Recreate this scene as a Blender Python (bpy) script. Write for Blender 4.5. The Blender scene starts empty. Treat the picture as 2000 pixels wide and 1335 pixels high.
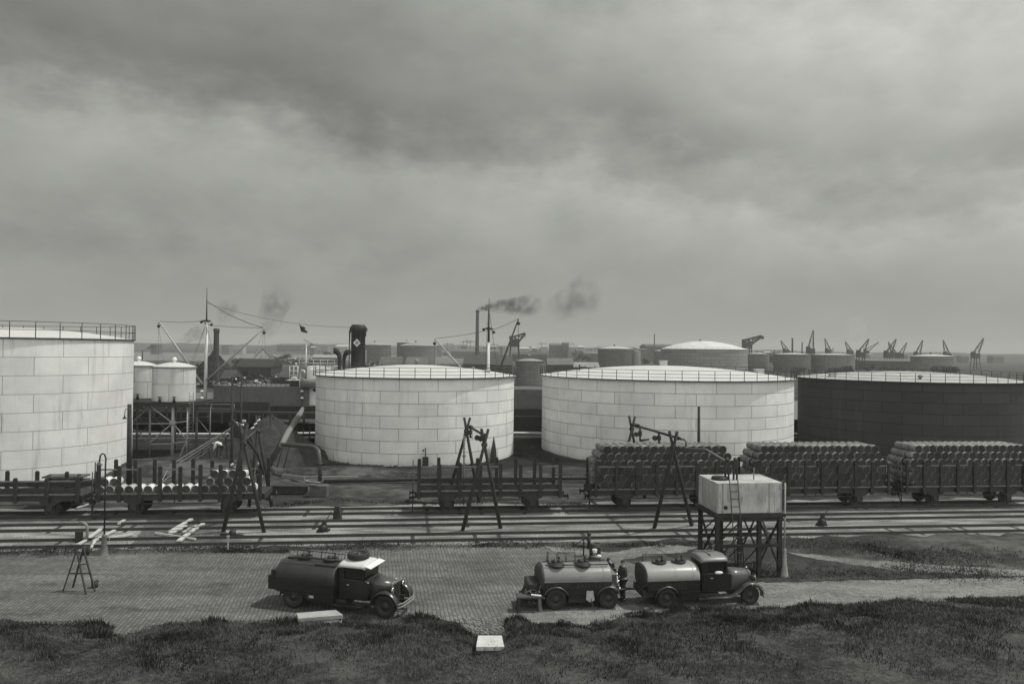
import bpy, bmesh, math, random
from mathutils import Vector, Matrix
R = math.radians
rnd = random.Random(7)
sc = bpy.context.scene
col = sc.collection

# ------------------------------------------------------------------ camera
F = 1500.0                                   # focal length in pixels of the 2000 px wide photograph
CAM = Vector((0, 0, 11.0))
CM = Matrix.Rotation(R(90.554), 3, 'X') @ Matrix.Rotation(R(0.70), 3, 'Z')
cd = bpy.data.cameras.new('camera'); cam = bpy.data.objects.new('camera', cd); col.objects.link(cam)
cd.sensor_width = 36; cd.lens = 27.0; cd.clip_start = 0.5; cd.clip_end = 12000
cam.matrix_world = Matrix.Translation(CAM) @ CM.to_4x4()
sc.camera = cam

# ------------------------------------------------------------------ world and sun
SUN_EL, SUN_AZ = 60.0, 13.0                  # azimuth: degrees from +X towards +Y
TINT = (0.985, 1.0, 0.925)
w = bpy.data.worlds.new('World'); sc.world = w; w.use_nodes = True
nt = w.node_tree; nt.nodes.clear()
def wn(t, **k):
    n = nt.nodes.new(t)
    for a, b in k.items(): setattr(n, a, b)
    return n
def wl(a, b): nt.links.new(a, b)
def wmath(op, a, b=None, clamp=False):
    n = wn('ShaderNodeMath', operation=op); n.use_clamp = clamp
    for i, v in enumerate((a, b)):
        if v is None: continue
        if isinstance(v, (int, float)): n.inputs[i].default_value = v
        else: wl(v, n.inputs[i])
    return n.outputs[0]
out = wn('ShaderNodeOutputWorld'); bg = wn('ShaderNodeBackground'); wl(bg.outputs[0], out.inputs[0])
bg.inputs[1].default_value = 0.10
sky = wn('ShaderNodeTexSky', sky_type='NISHITA', sun_disc=False, sun_elevation=R(SUN_EL), sun_rotation=R(90 - SUN_AZ))
bw = wn('ShaderNodeRGBToBW'); wl(sky.outputs[0], bw.inputs[0])
tc = wn('ShaderNodeTexCoord'); sp = wn('ShaderNodeSeparateXYZ'); wl(tc.outputs['Generated'], sp.inputs[0])
def wnoise(sx, sz, scale, det, off=0.0, rough=.55):
    mp = wn('ShaderNodeMapping'); mp.inputs['Scale'].default_value = (sx, sx, sz); mp.inputs['Location'].default_value = (off, off * .7, off * .3)
    wl(tc.outputs['Generated'], mp.inputs[0])
    n = wn('ShaderNodeTexNoise'); n.inputs['Scale'].default_value = scale; n.inputs['Detail'].default_value = det; n.inputs['Roughness'].default_value = rough
    wl(mp.outputs[0], n.inputs['Vector']); return n.outputs['Fac']
n1 = wnoise(1, 1.7, 4.2, 3, 3.1, .5); n2 = wnoise(1, 1.8, 9.0, 12, 5.0, .60); n3 = wnoise(1, 1.5, 1.7, 2, 8.3, .5)
def cen(v, k): return wmath('MULTIPLY', wmath('SUBTRACT', v, .5), k)
el = wmath('MULTIPLY', wmath('ARCSINE', sp.outputs[2]), 57.2958)             # elevation and azimuth in degrees
az = wmath('MULTIPLY', wmath('ARCTAN2', sp.outputs[0], sp.outputs[1]), 57.2958)
az = wmath('MINIMUM', wmath('MAXIMUM', az, -45.0), 45.0)
edge = wmath('SUBTRACT', 12.6, wmath('MULTIPLY', az, .125))                   # lower edge of the dark cloud deck
edge = wmath('ADD', edge, wmath('ADD', cen(n1, 9.0), cen(n2, 6.5)))
t_ = wmath('SUBTRACT', el, edge)
ramp = wn('ShaderNodeValToRGB'); wl(wmath('DIVIDE', wmath('ADD', t_, 20.0), 100.0, True), ramp.inputs[0])
cr = ramp.color_ramp; cr.interpolation = 'EASE'
SKY = [(-20, .355), (-7, .355), (-1.6, .455), (-.3, .42), (1.6, .335), (4.5, .295), (7.5, .36), (12, .44), (30, .40), (55, .26), (80, .22)]
cr.elements[0].position = 0; cr.elements[1].position = 1
for i in range(len(SKY) - 2): cr.elements.new((SKY[i + 1][0] + 20) / 100)
for e, (d, v) in zip(cr.elements, SKY): e.position = (d + 20) / 100; e.color = (v, v, v, 1)
above = wmath('MULTIPLY', wmath('ADD', t_, 3.0), .18, True); low = wmath('MULTIPLY', el, .14, True)
side = wmath('ADD', 1.0, wmath('MULTIPLY', wmath('ADD', wmath('MULTIPLY', above, .0135), .002), wmath('MAXIMUM', az, -17.0)))
tex = wmath('ADD', 1.0, wmath('MULTIPLY', wmath('ADD', cen(n2, .85), cen(n3, .5)), low))
back = wmath('ADD', 1.0, wmath('MULTIPLY', wmath('MAXIMUM', wmath('MULTIPLY', sp.outputs[1], -1.0), 0.0), 1.9))   # the sky behind the camera is brighter
cloud = wmath('MULTIPLY', wmath('MULTIPLY', wmath('MULTIPLY', ramp.outputs[0], side), wmath('MULTIPLY', tex, back)), 8.9)
val = wmath('ADD', wmath('MULTIPLY', cloud, .95), wmath('MULTIPLY', bw.outputs[0], .05))
comb = wn('ShaderNodeCombineXYZ')
for i in range(3): wl(wmath('MULTIPLY', val, TINT[i]), comb.inputs[i])
wl(comb.outputs[0], bg.inputs[0])

sd = bpy.data.lights.new('sun', 'SUN'); sd.energy = 2.9; sd.angle = R(0.6); sd.color = (1.0, .995, .915)
so = bpy.data.objects.new('sun', sd); col.objects.link(so)
sv = Vector((math.cos(R(SUN_EL)) * math.cos(R(SUN_AZ)), math.cos(R(SUN_EL)) * math.sin(R(SUN_AZ)), math.sin(R(SUN_EL))))
so.rotation_euler = sv.to_track_quat('Z', 'Y').to_euler(); so.location = (60, 20, 80)

sc.view_settings.view_transform = 'Standard'; sc.view_settings.look = 'None'
sc.view_settings.exposure = 0.0; sc.view_settings.gamma = 1
sc.cycles.max_bounces = 5; sc.cycles.diffuse_bounces = 3; sc.cycles.glossy_bounces = 2; sc.cycles.transmission_bounces = 2
sc.cycles.volume_bounces = 0; sc.cycles.volume_step_rate = 2.0; sc.cycles.caustics_reflective = False; sc.cycles.caustics_refractive = False

# ------------------------------------------------------------------ helpers
def ray(x, y): return CM @ Vector(((x - 1000) / F, (667.5 - y) / F, -1))
def at(x, y, Y):                              # photo pixel at depth Y -> world point
    d = ray(x, y); return CAM + d * (Y / d.y)
def gr(x, y, z=0.0):                          # photo pixel on the level z -> world point
    d = ray(x, y); return CAM + d * ((z - CAM.z) / d.z)
TR = R(6.7); TD = Vector((math.cos(TR), math.sin(TR), 0)); TN = Vector((-math.sin(TR), math.cos(TR), 0))

def kids(o): return [c for c in bpy.data.objects if c.parent == o]
def tag(o, label=None, cat=None, group=None, kind=None):
    if label: o['label'] = label
    if cat: o['category'] = cat
    if group: o['group'] = group
    if kind: o['kind'] = kind
    return o
def thing(name, label, cat, loc=(0, 0, 0), rz=0.0, group=None):
    o = bpy.data.objects.new(name, None); col.objects.link(o); o.location = loc; o.rotation_euler = (0, 0, rz)
    o.empty_display_size = .3
    return tag(o, label, cat, group)
def dup(root, loc=None, rz=None, label=None, group=None):
    def cp(o, par):
        c = o.copy(); col.objects.link(c); c.parent = par
        for k in list(CH.get(o.name, [])): cp(k, c)
        return c
    c = cp(root, None)
    if loc is not None: c.location = loc
    if rz is not None: c.rotation_euler = (0, 0, rz)
    if label: c['label'] = label
    if group: c['group'] = group
    return c
CH = {}

class MB:
    def __init__(s): s.v = []; s.f = []; s.sm = []
    def add(s, vs, fs, smooth=False):
        n = len(s.v); s.v += [tuple(v) for v in vs]; s.f += [tuple(i + n for i in f) for f in fs]; s.sm += [smooth] * len(fs); return s
    def box(s, c, size, rz=0.0, M=None, tap=1.0):
        x, y, z = [a / 2 for a in size]
        vs = [Vector((sx * x * (tap if sz > 0 else 1), sy * y * (tap if sz > 0 else 1), sz * z)) for sz in (-1, 1) for sy in (-1, 1) for sx in (-1, 1)]
        if M is not None: vs = [M @ v for v in vs]
        if rz: vs = [Matrix.Rotation(rz, 3, 'Z') @ v for v in vs]
        return s.add([v + Vector(c) for v in vs], [(0, 2, 3, 1), (4, 5, 7, 6), (0, 1, 5, 4), (2, 6, 7, 3), (0, 4, 6, 2), (1, 3, 7, 5)])
    def bar(s, p, q, wd, ht=None, up=(0, 0, 1)):
        p = Vector(p); q = Vector(q); ht = wd if ht is None else ht
        d = (q - p); L = d.length
        if L < 1e-6: return s
        d.normalize(); a = d.cross(Vector(up))
        if a.length < 1e-3: a = d.cross(Vector((1, 0, 0)))
        a.normalize(); b = a.cross(d)
        vs = [e + a * (i * wd / 2) + b * (j * ht / 2) for e in (p, q) for j in (-1, 1) for i in (-1, 1)]
        return s.add(vs, [(0, 1, 3, 2), (4, 6, 7, 5), (0, 4, 5, 1), (2, 3, 7, 6), (0, 2, 6, 4), (1, 5, 7, 3)])
    def tube(s, p, q, r, r2=None, n=8, cap=True):
        return s.path([p, q], [r, r if r2 is None else r2], n, cap)
    def path(s, pts, r, n=8, cap=True):
        pts = [Vector(p) for p in pts]; m = len(pts); rr = r if isinstance(r, (list, tuple)) else [r] * m
        vs = []; a = None
        for i, p in enumerate(pts):
            d = (pts[min(i + 1, m - 1)] - pts[max(i - 1, 0)]).normalized()
            if a is None:
                a = d.cross(Vector((0, 0, 1)))
                if a.length < .05: a = d.cross(Vector((1, 0, 0)))
            a = (a - d * a.dot(d)).normalized(); b = d.cross(a)
            vs += [p + (a * math.cos(2 * math.pi * k / n) + b * math.sin(2 * math.pi * k / n)) * rr[i] for k in range(n)]
        fs = [(i * n + k, i * n + (k + 1) % n, (i + 1) * n + (k + 1) % n, (i + 1) * n + k) for i in range(m - 1) for k in range(n)]
        s.add(vs, fs, True)
        if cap:
            o = len(s.v) - len(vs)
            s.f.append(tuple(o + k for k in reversed(range(n)))); s.f.append(tuple(o + (m - 1) * n + k for k in range(n))); s.sm += [False, False]
        return s
    def lathe(s, prof, c=(0, 0, 0), n=32, axis='Z', smooth=True, a0=0.0, a1=2 * math.pi):
        c = Vector(c); full = abs(a1 - a0 - 2 * math.pi) < 1e-6; k = n if full else n + 1
        vs = []
        for r, z in prof:
            for i in range(k):
                a = a0 + (a1 - a0) * i / n; x, y = r * math.cos(a), r * math.sin(a)
                vs.append(c + (Vector((x, y, z)) if axis == 'Z' else Vector((x, z, y)) if axis == 'Y' else Vector((z, x, y))))
        fs = []
        for j in range(len(prof) - 1):
            for i in range(n):
                i2 = (i + 1) % k
                q = (j * k + i, j * k + i2, (j + 1) * k + i2, (j + 1) * k + i)
                fs.append(q if axis != 'Y' else q[::-1])
        return s.add(vs, fs, smooth)
    def prism(s, outline, t, o=(0, 0, 0), ax=(1, 0, 0), ay=(0, 0, 1), an=(0, 1, 0), smooth=False):
        o = Vector(o); ax = Vector(ax); ay = Vector(ay); an = Vector(an); n = len(outline)
        vs = [o + ax * x + ay * y + an * (k * t) for k in (-.5, .5) for x, y in outline]
        fs = [tuple(range(n)), tuple(range(2 * n - 1, n - 1, -1))] + [(i, n + i, n + (i + 1) % n, (i + 1) % n) for i in range(n)]
        return s.add(vs, fs, smooth)
    def loft(s, rings, cap=True, smooth=True, close=True):
        n = len(rings[0]); vs = [v for r_ in rings for v in r_]; fs = []
        for j in range(len(rings) - 1):
            for i in range(n if close else n - 1): fs.append((j * n + i, j * n + (i + 1) % n, (j + 1) * n + (i + 1) % n, (j + 1) * n + i))
        s.add(vs, fs, smooth)
        if cap:
            o = len(s.v) - len(vs); s.f.append(tuple(o + k for k in reversed(range(n)))); s.f.append(tuple(o + (len(rings) - 1) * n + k for k in range(n))); s.sm += [False, False]
        return s
    def ball(s, c, r, n=10, m=6):
        rx, ry, rz = (r, r, r) if isinstance(r, (int, float)) else r
        c = Vector(c); vs = [c + Vector((0, 0, -rz))]
        for j in range(1, m):
            t = -math.pi / 2 + math.pi * j / m
            for i in range(n):
                a = 2 * math.pi * i / n; vs.append(c + Vector((rx * math.cos(t) * math.cos(a), ry * math.cos(t) * math.sin(a), rz * math.sin(t))))
        vs.append(c + Vector((0, 0, rz))); fs = []
        for i in range(n):
            i2 = (i + 1) % n; fs.append((0, 1 + i2, 1 + i)); L = 1 + (m - 2) * n; fs.append((L + i, L + i2, len(vs) - 1))
            for j in range(m - 2): fs.append((1 + j * n + i, 1 + j * n + i2, 1 + (j + 1) * n + i2, 1 + (j + 1) * n + i))
        return s.add(vs, fs, True)
    def build(s, name, mat, parent=None, loc=None, bevel=0.0, label=None):
        me = bpy.data.meshes.new(name); me.from_pydata(s.v, [], s.f)
        me.polygons.foreach_set('use_smooth', s.sm)
        bm = bmesh.new(); bm.from_mesh(me); bmesh.ops.recalc_face_normals(bm, faces=bm.faces)
        bm.to_mesh(me); bm.free()
        me.update()
        me.materials.append(mat)
        o = bpy.data.objects.new(name, me); col.objects.link(o)
        if loc is not None: o.location = loc
        if parent is not None:
            o.parent = parent; CH.setdefault(parent.name, []).append(o)
        if bevel:
            b = o.modifiers.new('bevel', 'BEVEL'); b.width = bevel; b.segments = 2; b.limit_method = 'ANGLE'; b.angle_limit = R(35)
        if label: o['label'] = label
        return o

# ------------------------------------------------------------------ materials (neutral greys: the lights carry the tone)
def nmat(name):
    m = bpy.data.materials.new(name); m.use_nodes = True; t = m.node_tree
    p = t.nodes['Principled BSDF']; return m, t, p
class N:
    def __init__(s, t): s.t = t
    def new(s, ty, **k):
        n = s.t.nodes.new(ty)
        for a, b in k.items(): setattr(n, a, b)
        return n
    def put(s, v, sock):
        if isinstance(v, (int, float)): sock.default_value = v
        elif isinstance(v, tuple): sock.default_value = v
        else: s.t.links.new(v, sock)
    def m(s, op, a, b=0.0, c=None, clamp=False):
        n = s.new('ShaderNodeMath', operation=op); n.use_clamp = clamp; s.put(a, n.inputs[0]); s.put(b, n.inputs[1])
        if c is not None: s.put(c, n.inputs[2])
        return n.outputs[0]
    def coord(s): return s.new('ShaderNodeTexCoord').outputs['Object']
    def mapv(s, v, sc_=(1, 1, 1), rot=(0, 0, 0), loc=(0, 0, 0)):
        n = s.new('ShaderNodeMapping'); s.put(v, n.inputs[0]); n.inputs['Scale'].default_value = sc_; n.inputs['Rotation'].default_value = rot; n.inputs['Location'].default_value = loc
        return n.outputs[0]
    def noise(s, v, scale, det=4, rough=.6):
        n = s.new('ShaderNodeTexNoise'); s.put(v, n.inputs['Vector']); n.inputs['Scale'].default_value = scale; n.inputs['Detail'].default_value = det; n.inputs['Roughness'].default_value = rough
        return n.outputs['Fac']
    def step(s, v, a, b):                      # smooth 0..1 between a and b
        n = s.new('ShaderNodeMapRange', interpolation_type='SMOOTHSTEP'); s.put(v, n.inputs[0]); n.inputs[1].default_value = a; n.inputs[2].default_value = b
        return n.outputs[0]
    def mix(s, f, a, b):
        n = s.new('ShaderNodeMix', data_type='FLOAT'); s.put(f, n.inputs[0]); s.put(a, n.inputs[2]); s.put(b, n.inputs[3]); return n.outputs[0]
    def bump(s, h, strength, dist, p):
        n = s.new('ShaderNodeBump'); n.inputs['Strength'].default_value = strength; n.inputs['Distance'].default_value = dist; s.put(h, n.inputs['Height']); s.t.links.new(n.outputs[0], p.inputs['Normal'])
_mats = {}
def G(v, rough=.75, var=.3, scale=2.0, bump=0.0, metal=0.0, name=None, spec=.4, stretch=(1, 1, 1)):
    key = (v, rough, var, scale, bump, metal, name, stretch)
    if key in _mats: return _mats[key]
    m, t, p = nmat(name or 'grey_%03d' % int(v * 1000)); n = N(t); c = n.mapv(n.coord(), stretch)
    a = n.noise(c, scale, 5); b = n.noise(c, scale * 7, 3)
    f = n.m('ADD', n.m('MULTIPLY', a, .7), n.m('MULTIPLY', b, .3)); f = n.step(f, .3, .7)
    n.put(n.mix(f, v * (1 - var), v * (1 + var)), p.inputs['Base Color'])
    p.inputs['Roughness'].default_value = rough; p.inputs['Metallic'].default_value = metal; p.inputs['Specular IOR Level'].default_value = spec
    if bump: n.bump(b, .6, bump, p)
    _mats[key] = m; return m
def shell_mat(name, v, Rr, W, h, seam=.45, off=0.0, streak=.25, vs=.06, msz=.03):
    m, t, p = nmat(name); n = N(t); sx = n.new('ShaderNodeSeparateXYZ'); n.put(n.coord(), sx.inputs[0])
    ang = n.m('ADD', n.m('ARCTAN2', sx.outputs[1], sx.outputs[0]), off + 4 * math.pi)
    cx = n.new('ShaderNodeCombineXYZ'); n.put(n.m('MULTIPLY', ang, Rr), cx.inputs[0]); n.put(sx.outputs[2], cx.inputs[1])
    br = n.new('ShaderNodeTexBrick'); br.offset = .5; br.offset_frequency = 2; n.put(cx.outputs[0], br.inputs['Vector'])
    br.inputs['Scale'].default_value = 1; br.inputs['Mortar Size'].default_value = msz; br.inputs['Mortar Smooth'].default_value = .3
    br.inputs['Brick Width'].default_value = W; br.inputs['Row Height'].default_value = h
    br.inputs['Color1'].default_value = (1 - vs,) * 3 + (1,); br.inputs['Color2'].default_value = (1 + vs,) * 3 + (1,); br.inputs['Mortar'].default_value = (seam,) * 3 + (1,)
    st = n.noise(n.mapv(cx.outputs[0], (1.1, .10, 1)), 1.3, 6, .65); st2 = n.noise(cx.outputs[0], .35, 4); st3 = n.noise(cx.outputs[0], 5, 4)
    k = n.m('SUBTRACT', 1.0, n.m('MULTIPLY', n.step(st, .52, .78), streak))
    k = n.m('MULTIPLY', k, n.mix(n.step(st2, .35, .7), .90, 1.05)); k = n.m('MULTIPLY', k, n.mix(st3, .94, 1.06))
    # dirt splashed up along the bottom course
    k = n.m('MULTIPLY', k, n.mix(n.step(n.m('ADD', sx.outputs[2], n.m('MULTIPLY', st, .9)), .35, 1.1), .8, 1.0))
    bwn = n.new('ShaderNodeRGBToBW'); n.put(br.outputs['Color'], bwn.inputs[0])
    rust = n.noise(n.mapv(cx.outputs[0], (2.6, .16, 1)), 1.0, 5, .7); spot = n.noise(cx.outputs[0], .55, 3)
    k = n.m('MULTIPLY', k, n.m('SUBTRACT', 1.0, n.m('MULTIPLY', n.m('MULTIPLY', n.step(rust, .60, .74), n.step(spot, .5, .66)), .42 if v > .2 else .1)))
    n.put(n.m('MULTIPLY', n.m('MULTIPLY', bwn.outputs[0], k), v), p.inputs['Base Color'])
    n.bump(n.m('ADD', n.m('SUBTRACT', 1.0, br.outputs['Fac']), n.m('MULTIPLY', spot, 2.5)), .5, .02, p)
    p.inputs['Roughness'].default_value = .6; p.inputs['Specular IOR Level'].default_value = .3
    return m
M_steel = G(.034, .55, .3, 4, name='dark_steel'); M_black = G(.03, .6, .3, 3, name='black_paint'); M_rail = G(.05, .6, .2, 3, name='rail_iron')
M_wood = G(.036, .85, .4, 3, .01, name='tarred_wood'); M_lwood = G(.42, .8, .25, 3, .005, name='pale_plank', stretch=(1, 1, 1))
M_white = G(.78, .5, .06, 2, name='white_paint'); M_roofw = G(.58, .6, .07, .5, name='tank_roof_paint')
M_mid = G(.2, .7, .25, 3, name='grey_paint'); M_conc = G(.36, .85, .2, 2.5, .01, name='concrete')
M_skin = G(.36, .6, .08, 8, name='skin'); M_cloth = G(.04, .9, .3, 12, name='dark_cloth'); M_shirt = G(.78, .85, .08, 12, name='white_cloth'); M_cap = G(.6, .8, .1, 12, name='pale_cap')
M_rope = G(.10, .9, .2, 3, name='wire'); M_glass = G(.02, .12, .1, 2, name='dark_glass', spec=.6); M_tyre = G(.028, .8, .2, 9, name='tyre_rubber')

# ================================================================== THE SETTING
def sheet(name, pts, z, mat, kind='structure'):
    me = bpy.data.meshes.new(name); me.from_pydata([(p[0], p[1], z) for p in pts], [], [tuple(range(len(pts)))]); me.update()
    me.materials.append(mat); o = bpy.data.objects.new(name, me); col.objects.link(o)
    if me.polygons[0].normal.z < 0: me.flip_normals()
    tag(o, kind=kind); return o
def ground_mat():
    m, t, p = nmat('yard_soil'); n = N(t); c = n.coord()
    a = n.noise(n.mapv(c, (.6, 1, 1)), .16, 6, .6); b = n.noise(n.mapv(c, (.7, 1, 1)), 1.1, 6, .7); d = n.noise(c, 9, 3)
    f = n.step(n.m('ADD', n.m('MULTIPLY', a, .55), n.m('MULTIPLY', b, .45)), .46, .60)
    v = n.mix(f, .038, .105); v = n.m('MULTIPLY', v, n.mix(d, .7, 1.3))
    n.put(v, p.inputs['Base Color']); p.inputs['Roughness'].default_value = .95; p.inputs['Specular IOR Level'].default_value = .1; n.bump(d, .5, .05, p); return m
def ballast_mat():
    m, t, p = nmat('ballast_sand'); n = N(t); c = n.coord()
    a = n.noise(n.mapv(c, (.35, 1.3, 1), (0, 0, -TR)), .7, 6, .65); d = n.noise(c, 12, 3, .7); b = n.noise(n.mapv(c, (.5, 1, 1)), .25, 3)
    v = n.mix(n.step(a, .36, .62), .14, .32); v = n.m('MULTIPLY', v, n.mix(n.step(d, .3, .7), .5, 1.45)); v = n.m('MULTIPLY', v, n.mix(n.step(b, .35, .65), .75, 1.1))
    n.put(v, p.inputs['Base Color']); p.inputs['Roughness'].default_value = .95; p.inputs['Specular IOR Level'].default_value = .1; n.bump(d, .7, .04, p); return m
def paving_mat():
    m, t, p = nmat('brick_setts'); n = N(t); c = n.mapv(n.coord(), (1, 1, 1), (0, 0, R(80)))
    wob = n.noise(c, .5, 2); sx = n.new('ShaderNodeVectorMath', operation='ADD'); n.put(c, sx.inputs[0])
    cw = n.new('ShaderNodeCombineXYZ'); n.put(n.m('MULTIPLY', wob, .25), cw.inputs[1]); n.put(cw.outputs[0], sx.inputs[1])
    br = n.new('ShaderNodeTexBrick'); n.put(sx.outputs[0], br.inputs['Vector']); br.inputs['Scale'].default_value = 1
    br.inputs['Mortar Size'].default_value = .032; br.inputs['Mortar Smooth'].default_value = .6; br.inputs['Brick Width'].default_value = .24; br.inputs['Row Height'].default_value = .17
    br.inputs['Color1'].default_value = (.75,) * 3 + (1,); br.inputs['Color2'].default_value = (1.2,) * 3 + (1,); br.inputs['Mortar'].default_value = (.52,) * 3 + (1,)
    bwn = n.new('ShaderNodeRGBToBW'); n.put(br.outputs['Color'], bwn.inputs[0])
    a = n.noise(n.coord(), .22, 5); b = n.noise(n.coord(), 1.3, 5, .7); oil = n.noise(n.mapv(n.coord(), (.5, 1, 1)), .55, 3)
    k = n.m('MULTIPLY', n.mix(n.step(a, .3, .7), .74, 1.12), n.mix(b, .72, 1.28)); k = n.m('MULTIPLY', k, n.mix(n.step(oil, .58, .72), 1.0, .58))
    ruts = n.noise(n.mapv(n.coord(), (.05, .75, 1), (0, 0, R(-4))), 1.2, 4, .6); k = n.m('MULTIPLY', k, n.mix(n.step(ruts, .35, .65), .80, 1.14)); spots = n.noise(n.coord(), 2.6, 2); k = n.m('MULTIPLY', k, n.mix(n.step(spots, .70, .78), 1.0, .5))
    n.put(n.m('MULTIPLY', n.m('MULTIPLY', bwn.outputs[0], k), .165), p.inputs['Base Color'])
    n.bump(n.m('SUBTRACT', 1.0, br.outputs['Fac']), .6, .015, p); p.inputs['Roughness'].default_value = .85; p.inputs['Specular IOR Level'].default_value = .25; return m
def soil_mat(name, lo, hi, sc_=.5):
    m, t, p = nmat(name); n = N(t); c = n.coord(); a = n.noise(n.mapv(c, (.6, 1, 1)), sc_, 7, .7); b = n.noise(c, sc_ * 6, 4, .7); d = n.noise(c, 14, 3, .75)
    v = n.mix(n.step(n.m('ADD', n.m('MULTIPLY', a, .6), n.m('MULTIPLY', b, .4)), .38, .62), lo, hi); v = n.m('MULTIPLY', v, n.mix(n.step(d, .32, .68), .62, 1.35))
    n.put(v, p.inputs['Base Color']); p.inputs['Roughness'].default_value = .95; p.inputs['Specular IOR Level'].default_value = .1; n.bump(d, .8, .05, p); return m
def veg_mat(name, lo, hi, scale=.6):
    m, t, p = nmat(name); n = N(t); c = n.coord()
    a = n.noise(c, scale, 5, .65); b = n.noise(c, scale * 9, 3)
    f = n.step(n.m('ADD', n.m('MULTIPLY', a, .65), n.m('MULTIPLY', b, .35)), .38, .66)
    n.put(n.mix(f, lo, hi), p.inputs['Base Color']); p.inputs['Roughness'].default_value = .8; p.inputs['Specular IOR Level'].default_value = .15
    return m
def water_mat():
    m, t, p = nmat('river_water'); n = N(t); d = n.noise(n.mapv(n.coord(), (.5, 1, 1)), .8, 4)
    p.inputs['Base Color'].default_value = (.12, .12, .12, 1); p.inputs['Roughness'].default_value = .25; p.inputs['Specular IOR Level'].default_value = .5; n.bump(d, .4, .3, p); return m
M_ground = ground_mat(); M_ballast = ballast_mat(); M_pave = paving_mat(); M_water = water_mat()
M_grass = veg_mat('grass_blades', .022, .15, .4); M_bank = soil_mat('bank_soil', .026, .085, .7); M_leaf = veg_mat('leaves', .035, .08, 1.5)
M_sandr = soil_mat('sandy_road', .13, .26, .6); M_far = G(.075, .95, .25, .03, name='far_fields', spec=.1)

sheet('ground', [(-3700, -60), (3700, -60), (3700, 3000), (-3700, 3000)], 0, M_ground)
sheet('river', [(-3600, 560), (-60, 540), (-40, 1150), (-3600, 1150)], .05, M_water)
sheet('dock_water', [(-150, 113), (70, 113), (90, 176), (-150, 182)], .03, M_water)
def band(name, c0, c1, wd, z, mat, jit=.35, step=1.2):        # ragged strip between two points
    c0 = Vector(c0); c1 = Vector(c1); d = (c1 - c0); L = d.length; d.normalize(); nn = Vector((-d.y, d.x, 0)); k = int(L / step)
    lo = [c0 + d * (L * i / k) - nn * (wd / 2 + rnd.uniform(-jit, jit)) for i in range(k + 1)]; hi = [c0 + d * (L * i / k) + nn * (wd / 2 + rnd.uniform(-jit, jit)) for i in range(k + 1)]
    me = bpy.data.meshes.new(name); vs = [(p.x, p.y, z) for p in lo + hi]; me.from_pydata(vs, [], [(i, i + 1, k + 2 + i, k + 1 + i) for i in range(k)]); me.update(); me.materials.append(mat)
    o = bpy.data.objects.new(name, me); col.objects.link(o); tag(o, kind='structure'); return o
def trk(s, n, z=0.0):                         # along / across the tracks (s=0 where X=0)
    return TD * s + TN * n + Vector((0, 0, z))
NA, NB, NC = 49.0 * math.cos(TR), 45.1 * math.cos(TR), 52.65 * math.cos(TR)
def on(n_, s, z=0.0):                         # point on the line that crosses X=0 at n_/cos, s measured along it from X=0
    return Vector((0, n_ / math.cos(TR), z)) + TD * s
band('ballast', on((NA + NB + NC) / 3 + .45, -75), on((NA + NB + NC) / 3 + .45, 75), 11.0, .004, M_ballast, .5)
def pxpoly(name, pts, z, mat, jit=0.0):
    out = []
    P = [gr(x, y) for x, y in pts]; n = len(P)
    for i in range(n):
        a, b = P[i], P[(i + 1) % n]; k = max(1, int((b - a).length / .3))
        for j in range(k):
            q = a.lerp(b, j / k); out.append((q.x + rnd.uniform(-jit, jit), q.y + rnd.uniform(-jit, jit)))
    return sheet(name, out, z, mat)
pxpoly('paving', [(-260, 1092), (60, 1088), (180, 1082), (330, 1079), (450, 1076), (700, 1073), (900, 1069), (1060, 1068), (1110, 1076), (1180, 1083), (1250, 1104), (1330, 1128), (1420, 1150), (1450, 1176), (1200, 1200), (1000, 1232), (900, 1262), (400, 1290), (-300, 1290)], .010, M_pave, .06)
pxpoly('crossing_setts', [(258, 1064), (290, 1014), (330, 1006), (436, 1004), (444, 1030), (436, 1066)], .012, M_pave, .1)
pxpoly('cinder_ground', [(-60, 826), (600, 823), (640, 868), (1010, 846), (1010, 828), (1060, 828), (1100, 905), (990, 915), (640, 912), (560, 900), (270, 902), (120, 905)], .006, soil_mat('cinders', .012, .038, .5), .5)
pxpoly('verge', [(1372, 1094), (1560, 1090), (1640, 1100), (1790, 1117), (1900, 1124), (1700, 1131), (1500, 1137), (1400, 1140)], .020, soil_mat('verge_turf', .028, .075, .9), .15)
pxpoly('sand_road', [(980, 1196), (1150, 1188), (1300, 1176), (1380, 1150), (1480, 1137), (1700, 1133), (2100, 1126), (2150, 1200), (1700, 1230), (1300, 1260), (1040, 1260)], .014, M_sandr, .12)
pxpoly('footpath', [(1540, 1078), (1640, 1088), (1700, 1094), (1790, 1100), (2080, 1118), (2080, 1128), (1760, 1116), (1650, 1100), (1560, 1086)], .018, M_sandr, .15)
pxpoly('sand_patch', [(1060, 1066), (1130, 1068), (1190, 1080), (1290, 1062), (1360, 1068), (1340, 1078), (1270, 1084), (1200, 1095), (1120, 1082), (1075, 1074)], .018, M_sandr, .15)

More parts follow.
